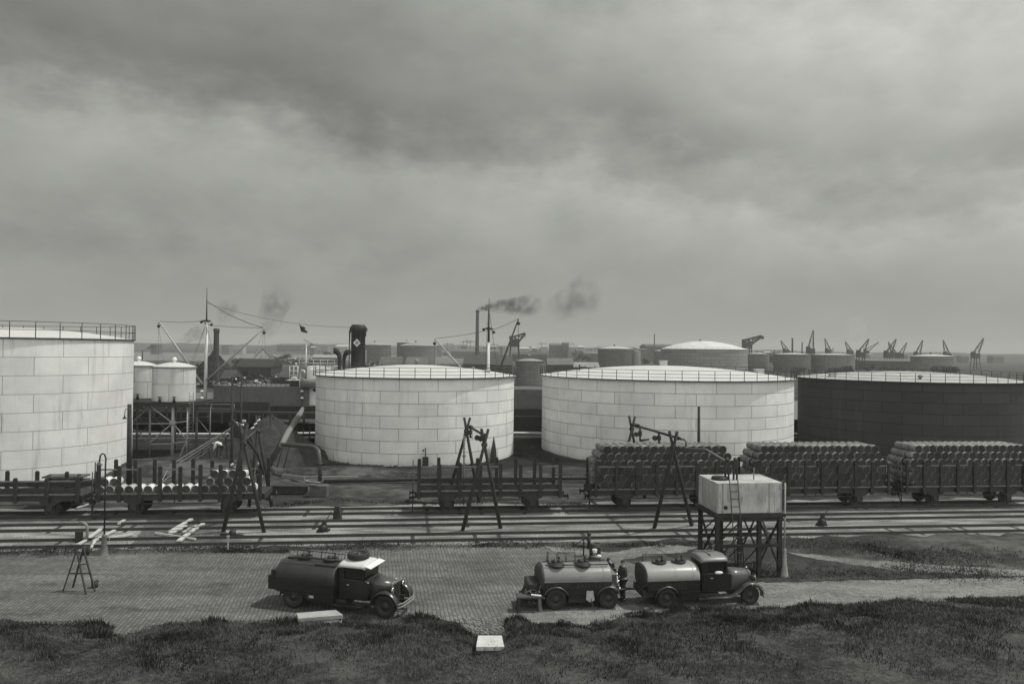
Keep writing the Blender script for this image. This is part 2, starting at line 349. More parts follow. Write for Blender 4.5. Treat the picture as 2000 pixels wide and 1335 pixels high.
# bank in the foreground
BPX = [(-260, 1222), (-60, 1216), (150, 1216), (190, 1219), (226, 1244), (250, 1240), (285, 1226), (340, 1219), (480, 1215), (560, 1212), (680, 1206), (760, 1206), (800, 1201), (860, 1204), (900, 1214), (925, 1240), (985, 1238), (1000, 1214), (1050, 1222), (1100, 1219), (1150, 1224), (1200, 1206), (1250, 1197), (1330, 1193), (1400, 1188), (1480, 1187), (1560, 1182), (1650, 1182), (1780, 1174), (2000, 1166), (2200, 1158)]
BW = [gr(x, y) for x, y in BPX]
def yb(X):
    if X <= BW[0].x: return BW[0].y
    for a, b in zip(BW, BW[1:]):
        if X <= b.x: return a.y + (b.y - a.y) * (X - a.x) / (b.x - a.x + 1e-9)
    return BW[-1].y
def hn(x, y): return .5 * math.sin(x * .9 + 1.3 * math.sin(y * .7)) + .3 * math.sin(x * 2.3 + y * 1.7) + .2 * math.sin(x * 4.9 - y * 3.1)
def bank_z(X, Y):
    d = yb(X) - Y
    if d < 0: return 0
    s = min(1, d / 5.0); s = s * s * (3 - 2 * s); return .75 * s + min(1, d / .6) * .09 * (1 + hn(X, Y))
nx, ny = 150, 26; vs = []; fs = []
for j in range(ny + 1):
    for i in range(nx + 1):
        X = -30 + 60 * i / nx; Y0 = yb(X) + .12 * math.sin(X * 5) ; Y = Y0 + (14 - Y0) * (j / ny) ** 1.3; z = bank_z(X, Y) if j else -.03; vs.append((X, Y, z))
for j in range(ny):
    for i in range(nx): a = j * (nx + 1) + i; fs.append((a, a + nx + 1, a + nx + 2, a + 1))
mb = MB(); mb.add(vs, fs, True); tag(mb.build('bank', M_bank), kind='structure')

def clump(x, y): return .45 + 1.1 * max(0, hn(x * 1.7 + 1, y * 2.1)) + .5 * max(0, hn(x * .6, y * .9 + 2))
def grass(name, pts, mat, hmin, hmax, wd=.02):
    vs = []; fs = []
    for (x, y, z) in pts:
        a = rnd.uniform(0, 2 * math.pi); h = rnd.uniform(hmin, hmax) * clump(x, y); lx, ly = rnd.gauss(0, .35) * h, rnd.gauss(0, .35) * h; dx, dy = math.cos(a) * wd, math.sin(a) * wd
        k = len(vs); vs += [(x - dx, y - dy, z - .01), (x + dx, y + dy, z - .01), (x + lx * .4 + dx * .8, y + ly * .4 + dy * .8, z + h * .6), (x + lx * .4 - dx * .8, y + ly * .4 - dy * .8, z + h * .6), (x + lx, y + ly, z + h)]
        fs += [(k, k + 1, k + 2, k + 3), (k + 3, k + 2, k + 4)]
    me = bpy.data.meshes.new(name); me.from_pydata(vs, [], fs); me.update(); me.materials.append(mat); o = bpy.data.objects.new(name, me); col.objects.link(o)
    tag(o, kind='stuff'); return o
pts = []
while len(pts) < 120000:
    X = rnd.uniform(-24, 24); Y = yb(X) + .15 - abs(rnd.gauss(0, 1)) * 4.2
    if Y < 22.5: continue
    if (hn(X * .8 + 3, Y * 1.1) < -.35 and rnd.random() < .85) or (-5 < X < 0 and yb(X) - Y < .4 and rnd.random() < .7): continue
    pts.append((X, Y, bank_z(X, Y)))
g = grass('bank_grass', pts, M_grass, .05, .22, .013); g['label'] = 'rough dark grass on the bank at the bottom edge'
pts = []
def scatter(n, px, sp=.25):                  # clumps along a pixel polyline on the ground
    for _ in range(n):
        i = rnd.randrange(len(px) - 1); a, b = px[i], px[i + 1]; t = rnd.random()
        q = gr(a[0] + (b[0] - a[0]) * t, a[1] + (b[1] - a[1]) * t); h = hn(q.x * .7, q.y * 2 + 5)
        if h < -.2 and rnd.random() < .8: continue
        pts.append((q.x + rnd.gauss(0, sp), q.y + rnd.gauss(0, sp), .01))
scatter(12000, [(-50, 1078), (300, 1072), (500, 1070), (800, 1066), (1060, 1062)], .5); scatter(3500, [(1100, 1070), (1380, 1060)], .3)
scatter(7000, [(1540, 1062), (1700, 1070), (1800, 1085), (2050, 1085)], .9); scatter(12000, [(1400, 1125), (1440, 1115), (1600, 1118), (1800, 1115), (2000, 1125)], .7)
scatter(2500, [(420, 1076), (560, 1078)], .15); scatter(6000, [(530, 990), (640, 975), (800, 982), (1140, 985)], .35); scatter(7000, [(560, 925), (700, 918), (800, 930), (1000, 935), (1140, 930)], 1.0)
for (tx, ty), tr_, n_ in (((82.3 * math.sin(R(-7.05)), 82.3 * math.cos(R(-7.05))), 10.4, 5200), ((88.3 * math.sin(R(11.25)), 88.3 * math.cos(R(11.25))), 13.8, 4200), ((-42.5, 65.9), 9.05, 2600)):
    for _ in range(n_):
        a_ = rnd.uniform(-math.pi * 1.05, .05); rr_ = tr_ + abs(rnd.gauss(0, .9)); X_, Y_ = tx + rr_ * math.cos(a_), ty + rr_ * math.sin(a_)
        if hn(X_ * 2, Y_) > -.25: pts.append((X_, Y_, .0)); pts.append((X_ + .1, Y_, .1))
g = grass('weeds', pts, M_grass, .03, .12, .022); g['label'] = 'scrubby weeds growing beside the tracks and paving'

# railway tracks
def track(n_, s0, s1, label):
    c = on(n_, (s0 + s1) / 2); t = thing('railway_track', label, 'railway track', c, TR, 'railway tracks across the yard'); L = (s1 - s0)
    for sg in (-1, 1):
        m = MB(); y = sg * .7525
        m.prism([(-.07, 0), (.07, 0), (.07, .02), (.02, .035), (.02, .10), (.04, .11), (.04, .15), (-.04, .15), (-.04, .11), (-.02, .10), (-.02, .035), (-.07, .02)], L, (0, y, .02), (0, 1, 0), (0, 0, 1), (1, 0, 0))
        m.build('rail', M_rail, t)
    m = MB()
    k = int(L / .72)
    for i in range(k):
        m.box((-L / 2 + .3 + i * .72 + rnd.uniform(-.03, .03), rnd.uniform(-.05, .05), -.09 + rnd.uniform(-.022, .022)), (.24, 2.4, .16), rnd.uniform(-.02, .02))
    m.build('sleepers', M_wood, t); t['kind'] = 'structure'
track(NB, -70, 60, 'nearest railway track, running close to the brick paving')
track(NA, -70, 60, 'middle railway track between the wagons and the nearest track')
track(NC, -70, 60, 'farthest railway track, with the row of wagons on it')

# far land, sheds, trees
def ridge(name, X0, X1, Y0, D, h, k, mat, seed, rough=1.0):
    r2 = random.Random(seed); ph = [r2.uniform(0, 6) for _ in range(6)]; m = MB(); rings = []
    for i in range(k + 1):
        x = X0 + (X1 - X0) * i / k; f = .78 + .08 * math.sin(x * .004 + ph[0]) + rough * (.14 * math.sin(x * .021 + ph[1]) + .10 * math.sin(x * .06 + ph[2])) + r2.uniform(-.07, .07) * rough; hh = h * max(.15, f)
        rings.append([Vector((x, Y0, -.5)), Vector((x, Y0 + D * .06, hh * .7)), Vector((x, Y0 + D * .2, hh)), Vector((x, Y0 + D * .7, hh * .96)), Vector((x, Y0 + D, -.5))])
    m.loft(rings, True, False, False); o = m.build(name, mat); tag(o, kind='structure'); return o
ridge('far_shore', -2600, 2600, 1400, 300, 19, 420, M_far, 3, .55)
ridge('wooded_shore', -2600, -300, 1160, 90, 7, 260, M_far, 8, 1.4)

# ================================================================== STORAGE TANKS
def storage_tank(label, c, Rr, H, rise, mat, W, rail=1.0, nrail=3, posts=46, over=.30, name='storage_tank', fit=(), roofm=None, group=None, ringm=None, seg=96, top_vent=True):
    t = thing(name, label, 'storage tank', (c[0], c[1], c[2] if len(c) > 2 else 0), 0, group)
    roofm = roofm or M_roofw; ringm = ringm or M_steel
    m = MB(); m.lathe([(Rr, 0), (Rr, H * .5), (Rr, H)], n=seg, smooth=True); sh = m.build('shell', mat, t)
    for p_ in sh.data.polygons: p_.use_smooth = abs(p_.normal.z) < .5
    m = MB(); m.lathe([(Rr - .05, H - .02), (Rr + over, H), (Rr + over, H + .09), (Rr + over - .05, H + .092)], n=seg, smooth=False); m.build('rim', ringm, t)
    m = MB(); m.lathe([(Rr + over - .045, H + .06), (Rr * .85, H + .06 + rise * .27), (Rr * .65, H + .06 + rise * .56), (Rr * .42, H + .06 + rise * .80), (Rr * .2, H + .06 + rise * .95), (.01, H + .06 + rise)], n=seg, smooth=True); m.build('roof', roofm, t)
    if rail:
        m = MB(); rr = Rr + over - .06
        for i in range(posts):
            a = 2 * math.pi * (i + .3) / posts; x, y = rr * math.cos(a), rr * math.sin(a); m.tube((x, y, H + .05), (x, y, H + .05 + rail), .034, n=5)
        for k in range(nrail):
            z = H + .05 + rail * (k + 1) / nrail; pr = [(rr + .022 * math.cos(q), z + .022 * math.sin(q)) for q in (0, 1.57, 3.14, 4.71, 6.283)]; m.lathe(pr, n=seg)
        m.build('railing', M_steel, t)
    for kind, ang, rad, sz in fit:           # fittings on the roof; ang in degrees, rad as a share of the radius
        a = R(ang); x, y = Rr * rad * math.cos(a), Rr * rad * math.sin(a); z = H + .06 + rise * (1 - rad) - .02
        if kind == 'hatch':
            m = MB(); m.box((x, y, z + sz * .3), (sz, sz, sz * .75)); m.box((x, y, z + sz * .72), (sz * 1.15, sz * 1.15, sz * .1)); m.build('roof_hatch', G(.5, .6, .15, 2, name='hatch_paint'), t)
        elif kind == 'vent':
            m = MB(); m.lathe([(.01, z), (sz * .3, z), (sz * .3, z + sz * .6), (sz * .6, z + sz * .7), (sz * .5, z + sz * 1.0), (.01, z + sz * 1.25)], (x, y, 0), n=12); m.build('vent', M_mid, t)
        elif kind == 'valve':
            m = MB(); m.tube((x, y, z), (x, y, z + sz), .06, n=6); m.tube((x, y, z + sz * .8), (x + sz, y - sz * .4, z + sz * .8), .05, n=6); m.ball((x, y, z + sz), .1, 8, 5); m.build('valve', M_steel, t)
    return t
HT = 8.14
MT = shell_mat('mid_tank_plates', .78, 10.37, 2 * math.pi * 10.37 / 18, 1.163, .33, .03, .36)
BT = shell_mat('big_tank_plates', .80, 13.75, 2 * math.pi * 13.75 / 22, 1.163, .33, .12, .32)
LT = shell_mat('tall_tank_plates', .74, 9.0, 2 * math.pi * 9 / 14, 1.42, .5, .2, .42)
DT = shell_mat('dark_tank_plates', .050, 12.5, 2 * math.pi * 12.5 / 20, 1.163, .35, .2, -.6, .12, .04)
def polar(deg, D): return (D * math.sin(R(deg)), D * math.cos(R(deg)))
cm = polar(-7.05, 82.3); cb = polar(11.25, 88.3); cdk = polar(27.25, 105.3)
t_mid = storage_tank('white riveted plate tank in the middle, in front of the ship funnel', cm, 10.37, HT, 1.05, MT, 3.6, .98, 3, 46, fit=(('vent', 100, .02, .55), ('hatch', -20, .78, .6), ('valve', 160, .6, .5), ('vent', 30, .65, .4)))
t_big = storage_tank('widest white plate tank, behind the loaded drum wagon', cb, 13.75, HT, 1.2, BT, 3.9, .98, 3, 56, fit=(('hatch', 100, .03, .8), ('hatch', 5, .80, .9), ('valve', 190, .72, .8), ('vent', 90, .5, .4)))
cl = (-34.4 - .897 * 9, 69.9 - .4415 * 9)
t_left = storage_tank('tall pale tank cut by the left edge, with a two bar rail', cl, 9.0, 11.36, .9, LT, 3, 1.28, 2, 34, over=.15)
t_dark = storage_tank('black painted tank at the right behind the last drum wagons', cdk, 12.5, 7.96, .9, DT, 3.9, .98, 3, 56, roofm=G(.40, .6, .25, .6, name='grey_roof'), fit=(('hatch', 195, .85, .7), ('vent', 250, .8, .5)))
# outlet valve and a pointed dark cone at the foot of the middle tank
def on_shell(c, Rr, px, z):                   # point of a tank wall seen at that photo column
    d = ray(px, 700); d.z = 0; d.normalize(); cx = Vector((c[0], c[1], 0)); al = cx.dot(d); pr = (cx - d * al).length; s = al - math.sqrt(max(0, Rr * Rr - pr * pr)); p = d * s; return Vector((p.x - c[0], p.y - c[1], z))
for px, zz in ((833, .0), (961, .0)):
    q = on_shell(cm, 10.37, px, 0); o_ = q.normalized(); m = MB()
    if px == 833:
        m.box(q + o_ * .3 + Vector((0, 0, .55)), (.55, .5, .8), math.atan2(o_.y, o_.x)); m.tube(q + o_ * .3 + Vector((0, 0, .9)), q + o_ * .3 + Vector((0, 0, 1.6)), .05, n=6)
        m.ball(q + o_ * .2 + Vector((-.18, 0, 1.55)), .09, 8, 5); m.ball(q + o_ * .2 + Vector((0, 0, 1.7)), .08, 8, 5); m.build('outlet_valve', M_steel, t_mid)
    else:
        m.lathe([(.32, 0), (.28, 1.0), (.16, 1.7), (.02, 2.5)], q + o_ * .35, n=10); m.build('dark_cone', M_steel, t_mid)

# raised pair of small tanks on the lattice stand
def small_tank(px, rpx, label, Y, seed):
    s = Y / 1500; c = at(px, 783, Y); z0 = 5.45; t = thing('header_tank', label, 'raised tank', (c.x, Y, z0), 0, 'raised tanks on the steel stand'); r_ = rpx * s
    m = MB(); m.lathe([(r_, 0), (r_, 1.6), (r_, 3.3)], n=40); m.build('shell', shell_mat('header_plates_%d' % seed, .62, r_, 2.6, 1.7, .5, seed, .35), t)
    m = MB(); m.lathe([(r_ - .02, 3.28), (r_ + .12, 3.3), (r_ + .12, 3.42), (r_ - .05, 3.43)], n=40, smooth=False); m.build('rim', M_mid, t)
    m = MB(); m.lathe([(r_ + .08, 3.4), (r_ * .8, 3.58), (r_ * .5, 3.74), (r_ * .2, 3.84), (.01, 3.87)], n=40); m.build('dome', M_roofw, t)
    m = MB(); m.tube((0, 0, 3.8), (0, 0, 4.0), .12, n=8); m.ball((0, 0, 4.12), .24, 10, 6); m.build('vent', M_white, t)
    m = MB()
    for a in (-1.75, -1.15):
        x, y = (r_ + .25) * math.cos(a), (r_ + .25) * math.sin(a); m.tube((x, y, 0), (x, y, .55), .16, .05, 8); m.tube((x - .2, y, .5), (x + .2, y, .5), .04, n=5)
    m.build('valve', M_steel, t); return t
small_tank(339.5, 39.5, 'small white tank on the lattice stand, nearer and fully seen', 77.0, 1)
small_tank(270, 33, 'small white tank on the stand, half hidden by the tall tank', 80.5, 2)
sx0, sy0 = at(339.5, 783, 77).x, 77.0
st = thing('tank_stand', 'tall lattice stand carrying the two small tanks', 'steel stand', (sx0, sy0, 0))
m = MB(); m.box((-2.0, 1.2, 5.28), (8.6, 6.4, .22)); m.box((-2.0, 1.2, 5.10), (8.9, 6.7, .12)); m.build('platform', M_steel, st)
M_pale_iron = G(.34, .6, .2, 3, name='pale_ironwork'); M_frame = G(.17, .7, .2, 3, name='grey_ironwork')
LX = (-5.6, -1.56, .69, 2.1)
for y in (-1.7, 4.0):
    for x in LX:
        m = MB(); m.tube((x, y, 0), (x, y, 5.05), .08 if x > 2 else .15 if x == .69 else .11, n=8); m.build('leg', M_pale_iron if (x > 0 and y < 0) else M_frame, st)
for y, mt_ in ((-1.72, M_pale_iron), (4.0, M_frame)):
    for (xa, za), (xb, zb) in (((.69, 3.4), (-1.5, 5.0)), ((.69, 3.4), (-1.5, 1.5)), ((.69, 3.4), (2.1, 1.75)), ((.69, 3.4), (2.1, 3.6)), ((.69, 3.35), (-1.56, 3.3)), ((.69, 1.4), (2.1, 1.65)), ((.69, 1.4), (-1.56, 1.3)), ((2.1, 1.7), (1.35, 0)), ((-1.56, 3.3), (-5.6, 3.3)), ((-1.56, 1.3), (-5.6, 4.9)), ((-1.56, 5.0), (-5.6, 1.3))):
        m = MB(); m.bar((xa, y, za), (xb, y, zb), .085); m.build('brace', mt_ if xa > 0 else M_frame, st)
m = MB(); m.ball((.69, -1.75, 3.4), .3, 10, 6); m.build('joint_plate', M_pale_iron, st)
m = MB()
for x in (2.35, 2.75): m.tube((x, -1.9, .2), (x, -1.9, 6.4), .03, n=5)
for k in range(18): m.tube((2.35, -1.9, .4 + k * .33), (2.75, -1.9, .4 + k * .33), .02, n=4)
m.build('ladder', M_frame, st)

# background tanks
def bgtank(x0, x1, yrim, yapex, ybase, label, v, Y=None, rail=0.0, roof=.5, streak=.4, flat=False):
    xc = (x0 + x1) / 2; yh = 682 + (xc - 1000) * .0122
    Y = Y or 11 * F / (ybase - yh); p = gr(xc, ybase) if Y is None else at(xc, ybase, Y)
    s = Y / F; Rr = (x1 - x0) / 2 * s; H = 11 - (yrim - yh) * s; rise = max(.25, (yrim - yapex) * s)
    mat = shell_mat('plates_%d' % xc, v, Rr, max(3, Rr * .35), max(1.2, H / 7), .6, xc, streak, .1, .06 * Y / 200)
    return storage_tank(label, (p.x, Y + Rr), Rr * (Y + Rr) / Y, H, rise, mat, 3, rail, 2 if rail else 0, int(24 + Rr), over=.25, roofm=G(roof, .7, .12, .2, name='bgroof_%d' % int(roof * 100)), seg=48, fit=(('vent', 200, .1, 1.2),))
bgtank(700, 758, 673.5, 668, 712, 'brown tank just right of the ship funnel', .13, roof=.3)
bgtank(775, 846, 675, 668, 714, 'brown tank left of the far tall smoking chimney', .17, roof=.28)
bgtank(772, 814, 669, 666, 709, 'dark tank mostly hidden behind the brown tank by the chimney', .08, Y=640, roof=.3)
bgtank(1007, 1063, 705.5, 700, 752, 'brownish tank seen in the gap between the two white tanks', .16, roof=.25)
bgtank(1172, 1243, 681, 676, 720, 'squat dark tank with a railed flat roof behind the widest tank', .12, rail=1.3, roof=.5)
bgtank(1236, 1252, 685, 684, 716, 'narrow pale tank tucked beside the squat dark tank', .33, Y=470, roof=.5)
bgtank(1155, 1176, 690, 689, 716, 'small grey tank left of the squat dark tank', .2, Y=520, roof=.4)
bgtank(1280, 1313, 685, 683, 716, 'grey tank just left of the cone roofed tank', .2, Y=500, roof=.45)
bgtank(1312, 1477, 682, 665, 729, 'broad grey tank with a pale cone roof behind the widest tank', .26, rail=1.3, roof=.62)
bgtank(1466, 1508, 691, 689, 727, 'dull tank just right of the cone roofed tank', .18, Y=455, roof=.45)
bgtank(1525, 1593, 692, 689.5, 728, 'low weathered tank under the far cranes, left one of two', .15, roof=.5)
bgtank(1603, 1683, 693, 690.5, 729, 'low weathered tank under the far cranes, right one of two', .19, roof=.5)
bgtank(1803, 1880, 696, 692, 731, 'low grey tank at the far right beyond the black tank', .2, roof=.45)

# ================================================================== THE SHIP (about 118 m away, hull along X)
SY = 118.0; SS = SY / F
def shp(x, y, dY=0.0): return at(x, y, SY + dY)
bow = shp(398, 790); stern_x = 18.0
ship = thing('cargo_ship', 'black hulled steamer with two masts and a dark funnel moored behind the tanks', 'ship', (0, SY, 0))
def SL(p): return Vector((p.x, p.y - SY, p.z))
def S(x, y, dY=0.0): return SL(shp(x, y, dY))
zd = 1.95                                      # lower deck level
def hull_rings(z0, z1, x0, x1, inset=0.0):
    rings = []
    for k in range(25):
        f = k / 24; x = x0 + (x1 - x0) * f
        wdt = 4.6 * (math.sin(min(1, (x - x0) / 9 + .05) * math.pi / 2) ** .7) * (math.sin(min(1, (x1 - x) / 7 + .25) * math.pi / 2) ** .8)
        rings.append((x, wdt - inset))
    return rings
def hull_part(name, z0, z1, x0, x1, mat, rake=.0):
    m = MB(); R0 = hull_rings(z0, z1, x0, x1); ring = []
    ring = [(x, -w_) for x, w_ in R0] + [(x, w_) for x, w_ in reversed(R0)]
    lo = [Vector((x + (rake if i in (0, len(ring) - 1) else 0), y * .97 + 4.0, z0)) for i, (x, y) in enumerate(ring)]; hi = [Vector((x, y + 4.0, z1)) for x, y in ring]
    m.loft([lo, hi], True, False); return m.build(name, mat, ship)
x0 = S(398, 790).x
hull_part('hull', -.3, zd, x0 + .5, stern_x, G(.025, .5, .3, .8, name='black_hull'))
hull_part('rubbing_strake', zd - .08, zd + .1, x0 + .3, stern_x + .1, G(.34, .6, .2, 1, name='pale_line'))
fx1 = S(604, 775).x
def block(name, xa, xb, ya, yb_, za, zb, mat, parent=ship):
    m = MB(); m.box(((xa + xb) / 2, (ya + yb_) / 2, (za + zb) / 2), (xb - xa, yb_ - ya, zb - za)); return m.build(name, mat, parent, bevel=.05)
M_upper = G(.105, .6, .18, 1.2, name='upper_strake')
m = MB(); ring = [(x0 - .1, 4.0), (x0 + 1.2, 1.6), (x0 + 3.5, .1), (x0 + 7, -.55), (fx1, -.62), (fx1, 8.62), (x0 + 7, 8.5), (x0 + 3.5, 7.9), (x0 + 1.2, 6.4)]
m.loft([[Vector((x, y, zd + .1)) for x, y in ring], [Vector((x, y, 4.85)) for x, y in ring]], True, False); m.build('forecastle', M_upper, ship)
block('poop', S(985, 770).x, stern_x - 1, -.6, 8.4, zd + .1, 4.95, M_upper)
# bridge block
bh = block('bridge_house', S(603, 770).x, S(640, 770).x, .2, 7.5, zd + .1, 7.6, M_white)
bx0 = S(596, 736).x; up = block('wheelhouse', bx0, S(650, 736).x, 1.0, 7.0, 6.0, 8.0, M_white)
for px in (608, 622, 634):
    q = S(px, 736); mb = MB(); mb.box((q.x, .98, 7.0), (.62, .06, .75)); mb.build('window', M_glass, up)
for px in (614, 626):
    q = S(px, 768); mb = MB(); mb.lathe([(.01, 0), (.26, 0), (.26, .06)], (q.x, .14, 4.4), n=12, axis='Y'); mb.build('porthole', M_glass, bh)
m = MB()                                       # railings and ladders round the bridge, left wing platform
wa, wb = S(564, 745).x, S(580, 745).x
m.box(((wa + wb) / 2 - .1, 1.6, 5.85), (wb - wa + .6, 2.6, .12))
for x in (wa, (wa + wb) / 2, wb):
    m.tube((x, .4, 5.9), (x, .4, 8.0), .06, n=5)
for z in (6.6, 7.3, 8.0): m.tube((wa, .4, z), (wb, .4, z), .05, n=5)
for k in range(6): m.tube((wb + .1 + k * 1.1, .7, 8.0), (wb + .1 + k * 1.1, .7, 9.1), .035, n=4)
for z in (8.5, 9.05): m.tube((wb, .7, z), (wb + 6.5, .7, z), .035, n=4)
m.build('railing', M_white, ship)
block('wing_house', wa - .1, wb + .2, .8, 4.0, zd + 2.9, 5.75, M_black)
m = MB(); m.ball(((wa + wb) / 2, .6, 6.15), (.5, .4, .28), 8, 5); m.build('life_raft', M_shirt, ship)
def boat(px0, px1, y0, y1, dY, label):
    a = S(px0, y0, dY); b = S(px1, y1, dY); L = b.x - a.x; rings = []
    for k in range(13):
        f = k / 12; w_ = .95 * math.sin(math.pi * min(1, .04 + f * .96)) ** .45; dz = .35 * (2 * f - 1) ** 2; x = a.x + L * f
        rings.append([Vector((x, a.y + w_ * c, b.z + (a.z - b.z) * h + dz * h)) for c, h in ((-1, 1), (-.92, .55), (-.6, .15), (0, 0), (.6, .15), (.92, .55), (1, 1))])
    m = MB(); m.loft(rings, True, True); return m.build('lifeboat', M_mid, ship, label=label)
boat(588, 624, 741, 758, -1.2, 'grey lifeboat hanging outside the bridge')
for px in (582, 622):
    q = S(px, 757, -.9); m = MB(); z1 = S(px, 722).z
    m.path([Vector((q.x, .2, zd + .2)), Vector((q.x, .1, z1 - 1.4)), Vector((q.x + .15, -.2, z1 - .5)), Vector((q.x + .45, -.8, z1)), Vector((q.x + 1.0, -1.2, z1 - .1)), Vector((q.x + 1.1, -1.2, z1 - .5))], .11, 8); m.build('davit', M_white, ship)
q = S(593, 675); m = MB(); m.tube((q.x, 1.5, 7.8), (q.x, 1.5, q.z), .10, .07, 8); m.ball((q.x, 1.5, q.z), .17, 8, 5); m.build('flagstaff', M_white, ship)
# funnel
fq = S(690, 720); ft = S(690, 634); m = MB(); fr = 14 * SS; zf = ft.z
m.lathe([(fr * 1.0, 2), (fr, zf - 4.6), (fr * 1.0, zf - .9), (fr * 1.12, zf - .75), (fr * 1.12, zf - .35), (fr * .85, zf), (fr * .8, zf - .6)], (fq.x, 3.5, 0), n=28)
fun = m.build('funnel', G(.022, .6, .3, 1, name='funnel_black'), ship)
m = MB()                                       # torn spark cover round the top
for k in range(26):
    a = 2 * math.pi * k / 26; r_ = fr * 1.2; x, y = fq.x + r_ * math.cos(a), 3.5 + r_ * math.sin(a); L = rnd.choice((.3, .5, .8, 1.3, 2.2))
    m.bar((x, y, zf - .35), (x + rnd.uniform(-.1, .1), y, zf - .45 - L), .17, .08)
m.lathe([(fr * 1.14, zf - .9), (fr * 1.26, zf - .45), (fr * .9, zf + .12)], (fq.x, 3.5, 0), n=20); m.build('spark_cover', M_black, fun)
q = S(691, 669); yy = 3.5 - fr - .03; h = 7.5 * SS
m = MB(); m.prism([(-h, 0), (0, -h * 1.08), (h, 0), (0, h * 1.08)], .06, (q.x, yy, q.z)); em = m.build('emblem', M_white, fun)
m = MB()
for xx in (-.17, 0.0, .17): m.box((q.x + xx, yy - .05, q.z), (.055, .04, .62 if xx else .5))
m.box((q.x, yy - .05, q.z), (.38, .04, .07)); m.box((q.x, yy - .052, q.z + .2), (.3, .04, .05)); m.build('emblem_mark', M_black, fun)
m = MB(); m.tube((fq.x + fr + .18, 3.2, 3), (fq.x + fr + .18, 3.2, zf - 3.8), .1, n=8); m.build('steam_pipe', M_mid, fun)
m = MB()
for sg in (-.9, -.55): m.tube((fq.x - fr - .15, 3.5 + sg, 3), (fq.x - fr - .15, 3.5 + sg, zf - .8), .05, n=5)
for k in range(20): m.tube((fq.x - fr - .15, 2.6, 4 + k * .45), (fq.x - fr - .15, 2.95, 4 + k * .45), .03, n=4)
m.build('ladder', M_black, fun)
def cowl(px, ytop, r_px, ang, dY):
    q = S(px, ytop, dY); r_ = r_px * SS; m = MB(); d = Vector((math.cos(R(ang)), math.sin(R(ang)), 0)); b = Vector((q.x, q.y, 0)); z = q.z - r_
    m.path([b + Vector((0, 0, 2)), b + Vector((0, 0, z - 1.3)), b + Vector((0, 0, z - .6)) + d * .1, b + Vector((0, 0, z)) + d * .5, b + Vector((0, 0, z)) + d * .95], [r_ * .62, r_ * .62, r_ * .75, r_ * 1.0, r_ * 1.12], 12); m.build('ventilator', M_black, ship)
cowl(664, 679, 6.3, 200, .5); cowl(672, 682, 5.5, -20, 2.0)
# masts and derricks
def mast(px, ybase, ytop, ydark, y_cross, wide, dY=3.5):
    b = S(px, ybase, dY); t_ = S(px + .6 * (0), ytop, dY); x = b.x; tz = t_.z; dk = S(px, ydark, dY).z; tx = S(px, ytop, dY).x; r_ = wide * SS / 2
    m = MB(); f = (dk - 2) / (tz - 2); px_ = lambda z: x
    m.tube((x, dY, 2), (x, dY, dk), r_, r_ * .9, 12); ma = m.build('mast', M_white, ship)
    m = MB(); m.path([(x, dY, dk), (x, dY, dk + (tz - dk) * .45), (x, dY, tz)], [r_ * (.88 if px > 900 else .42), r_ * (.55 if px > 900 else .3), r_ * .16], 10); m.build('topmast', M_black, ma)
    return ma, x, dY
mast1, m1x, m1y = mast(401, 770, 562, 628, 628, 6.5)
mast2, m2x, m2y = mast(953, 770, 582, 668, 640, 6.0)
for ma, x, zz in ((mast1, m1x, S(401, 626).z), (mast2, m2x, S(953, 641).z)):
    m = MB(); m.bar((x - .7, m1y - .1, zz), (x + .7, m1y - .1, zz), .16); m.box((x, m1y, zz + .15), (.9, .9, .12)); m.bar((x, m1y - .8, zz - .3), (x, m1y + .8, zz - .3), .12); m.ball((x - .8, m1y, zz - .1), .25, 8, 5); m.ball((x + .8, m1y, zz - .5), .25, 8, 5); m.build('crosstree', M_black, ma)
def derrick(ma, mx, tip, base_y, wide, mat, heel=0.0):
    t_ = S(*tip, 1.5); b = Vector((mx + heel, m1y - .5, S(mx, base_y, 3).z)); m = MB(); b.z = base_y
    m.path([b, b.lerp(t_, .5), t_], [wide * .8, wide, wide * .65], 8); de = m.build('derrick_boom', mat, ship)
    m = MB(); q = t_ - Vector((0, 0, .75)); m.ball(q, .27, 8, 5); m.tube(t_, q, .03, n=4); m.build('block', M_black, de); return t_
z4 = 4.9
M_boom = G(.38, .6, .15, 2, name='boom_paint')
d1 = derrick(mast1, m1x, (310, 627), z4 + 0, .17, M_boom, -.3); d2 = derrick(mast1, m1x, (516, 640), z4 + .6, .17, M_boom, .3)
d3 = derrick(mast2, m2x, (849, 661), z4 - 1.2, .16, M_boom, -.3); d4 = derrick(mast2, m2x, (1013, 622), z4 - 1.0, .17, G(.08, .6, .2, 2, name='dark_boom'), .4)
m = MB()
def wire(a, b, sag=0.0, r_=.035, n=10):
    a = Vector(a); b = Vector(b); pts_ = [a.lerp(b, i / n) - Vector((0, 0, sag * 4 * (i / n) * (1 - i / n))) for i in range(n + 1)]; m.path(pts_, r_, 4, False)
top1 = Vector((m1x, m1y, S(401, 585).z)); c1 = Vector((m1x, m1y, S(401, 624).z)); c1b = Vector((m1x, m1y, S(401, 633).z))
wire(top1, d2, .5, .05); wire(c1, d1 , .2); wire(c1b, d2, .1); wire((m1x, m1y, S(401, 589).z), (fq.x, 3.5, zf - .3), 1.0, .028, 16)
c2 = Vector((m2x, m2y, S(953, 638).z)); wire((m2x, m2y, S(953, 643).z), d3, .15); wire((m2x, m2y, S(953, 645).z), d4, .15); wire((m2x + .1, m2y, S(953, 610).z), (m2x + 2.4, m2y, 2), 0); wire((m2x - .1, m2y, S(953, 600).z), (m2x - .8, m2y + 1, 2), 0)
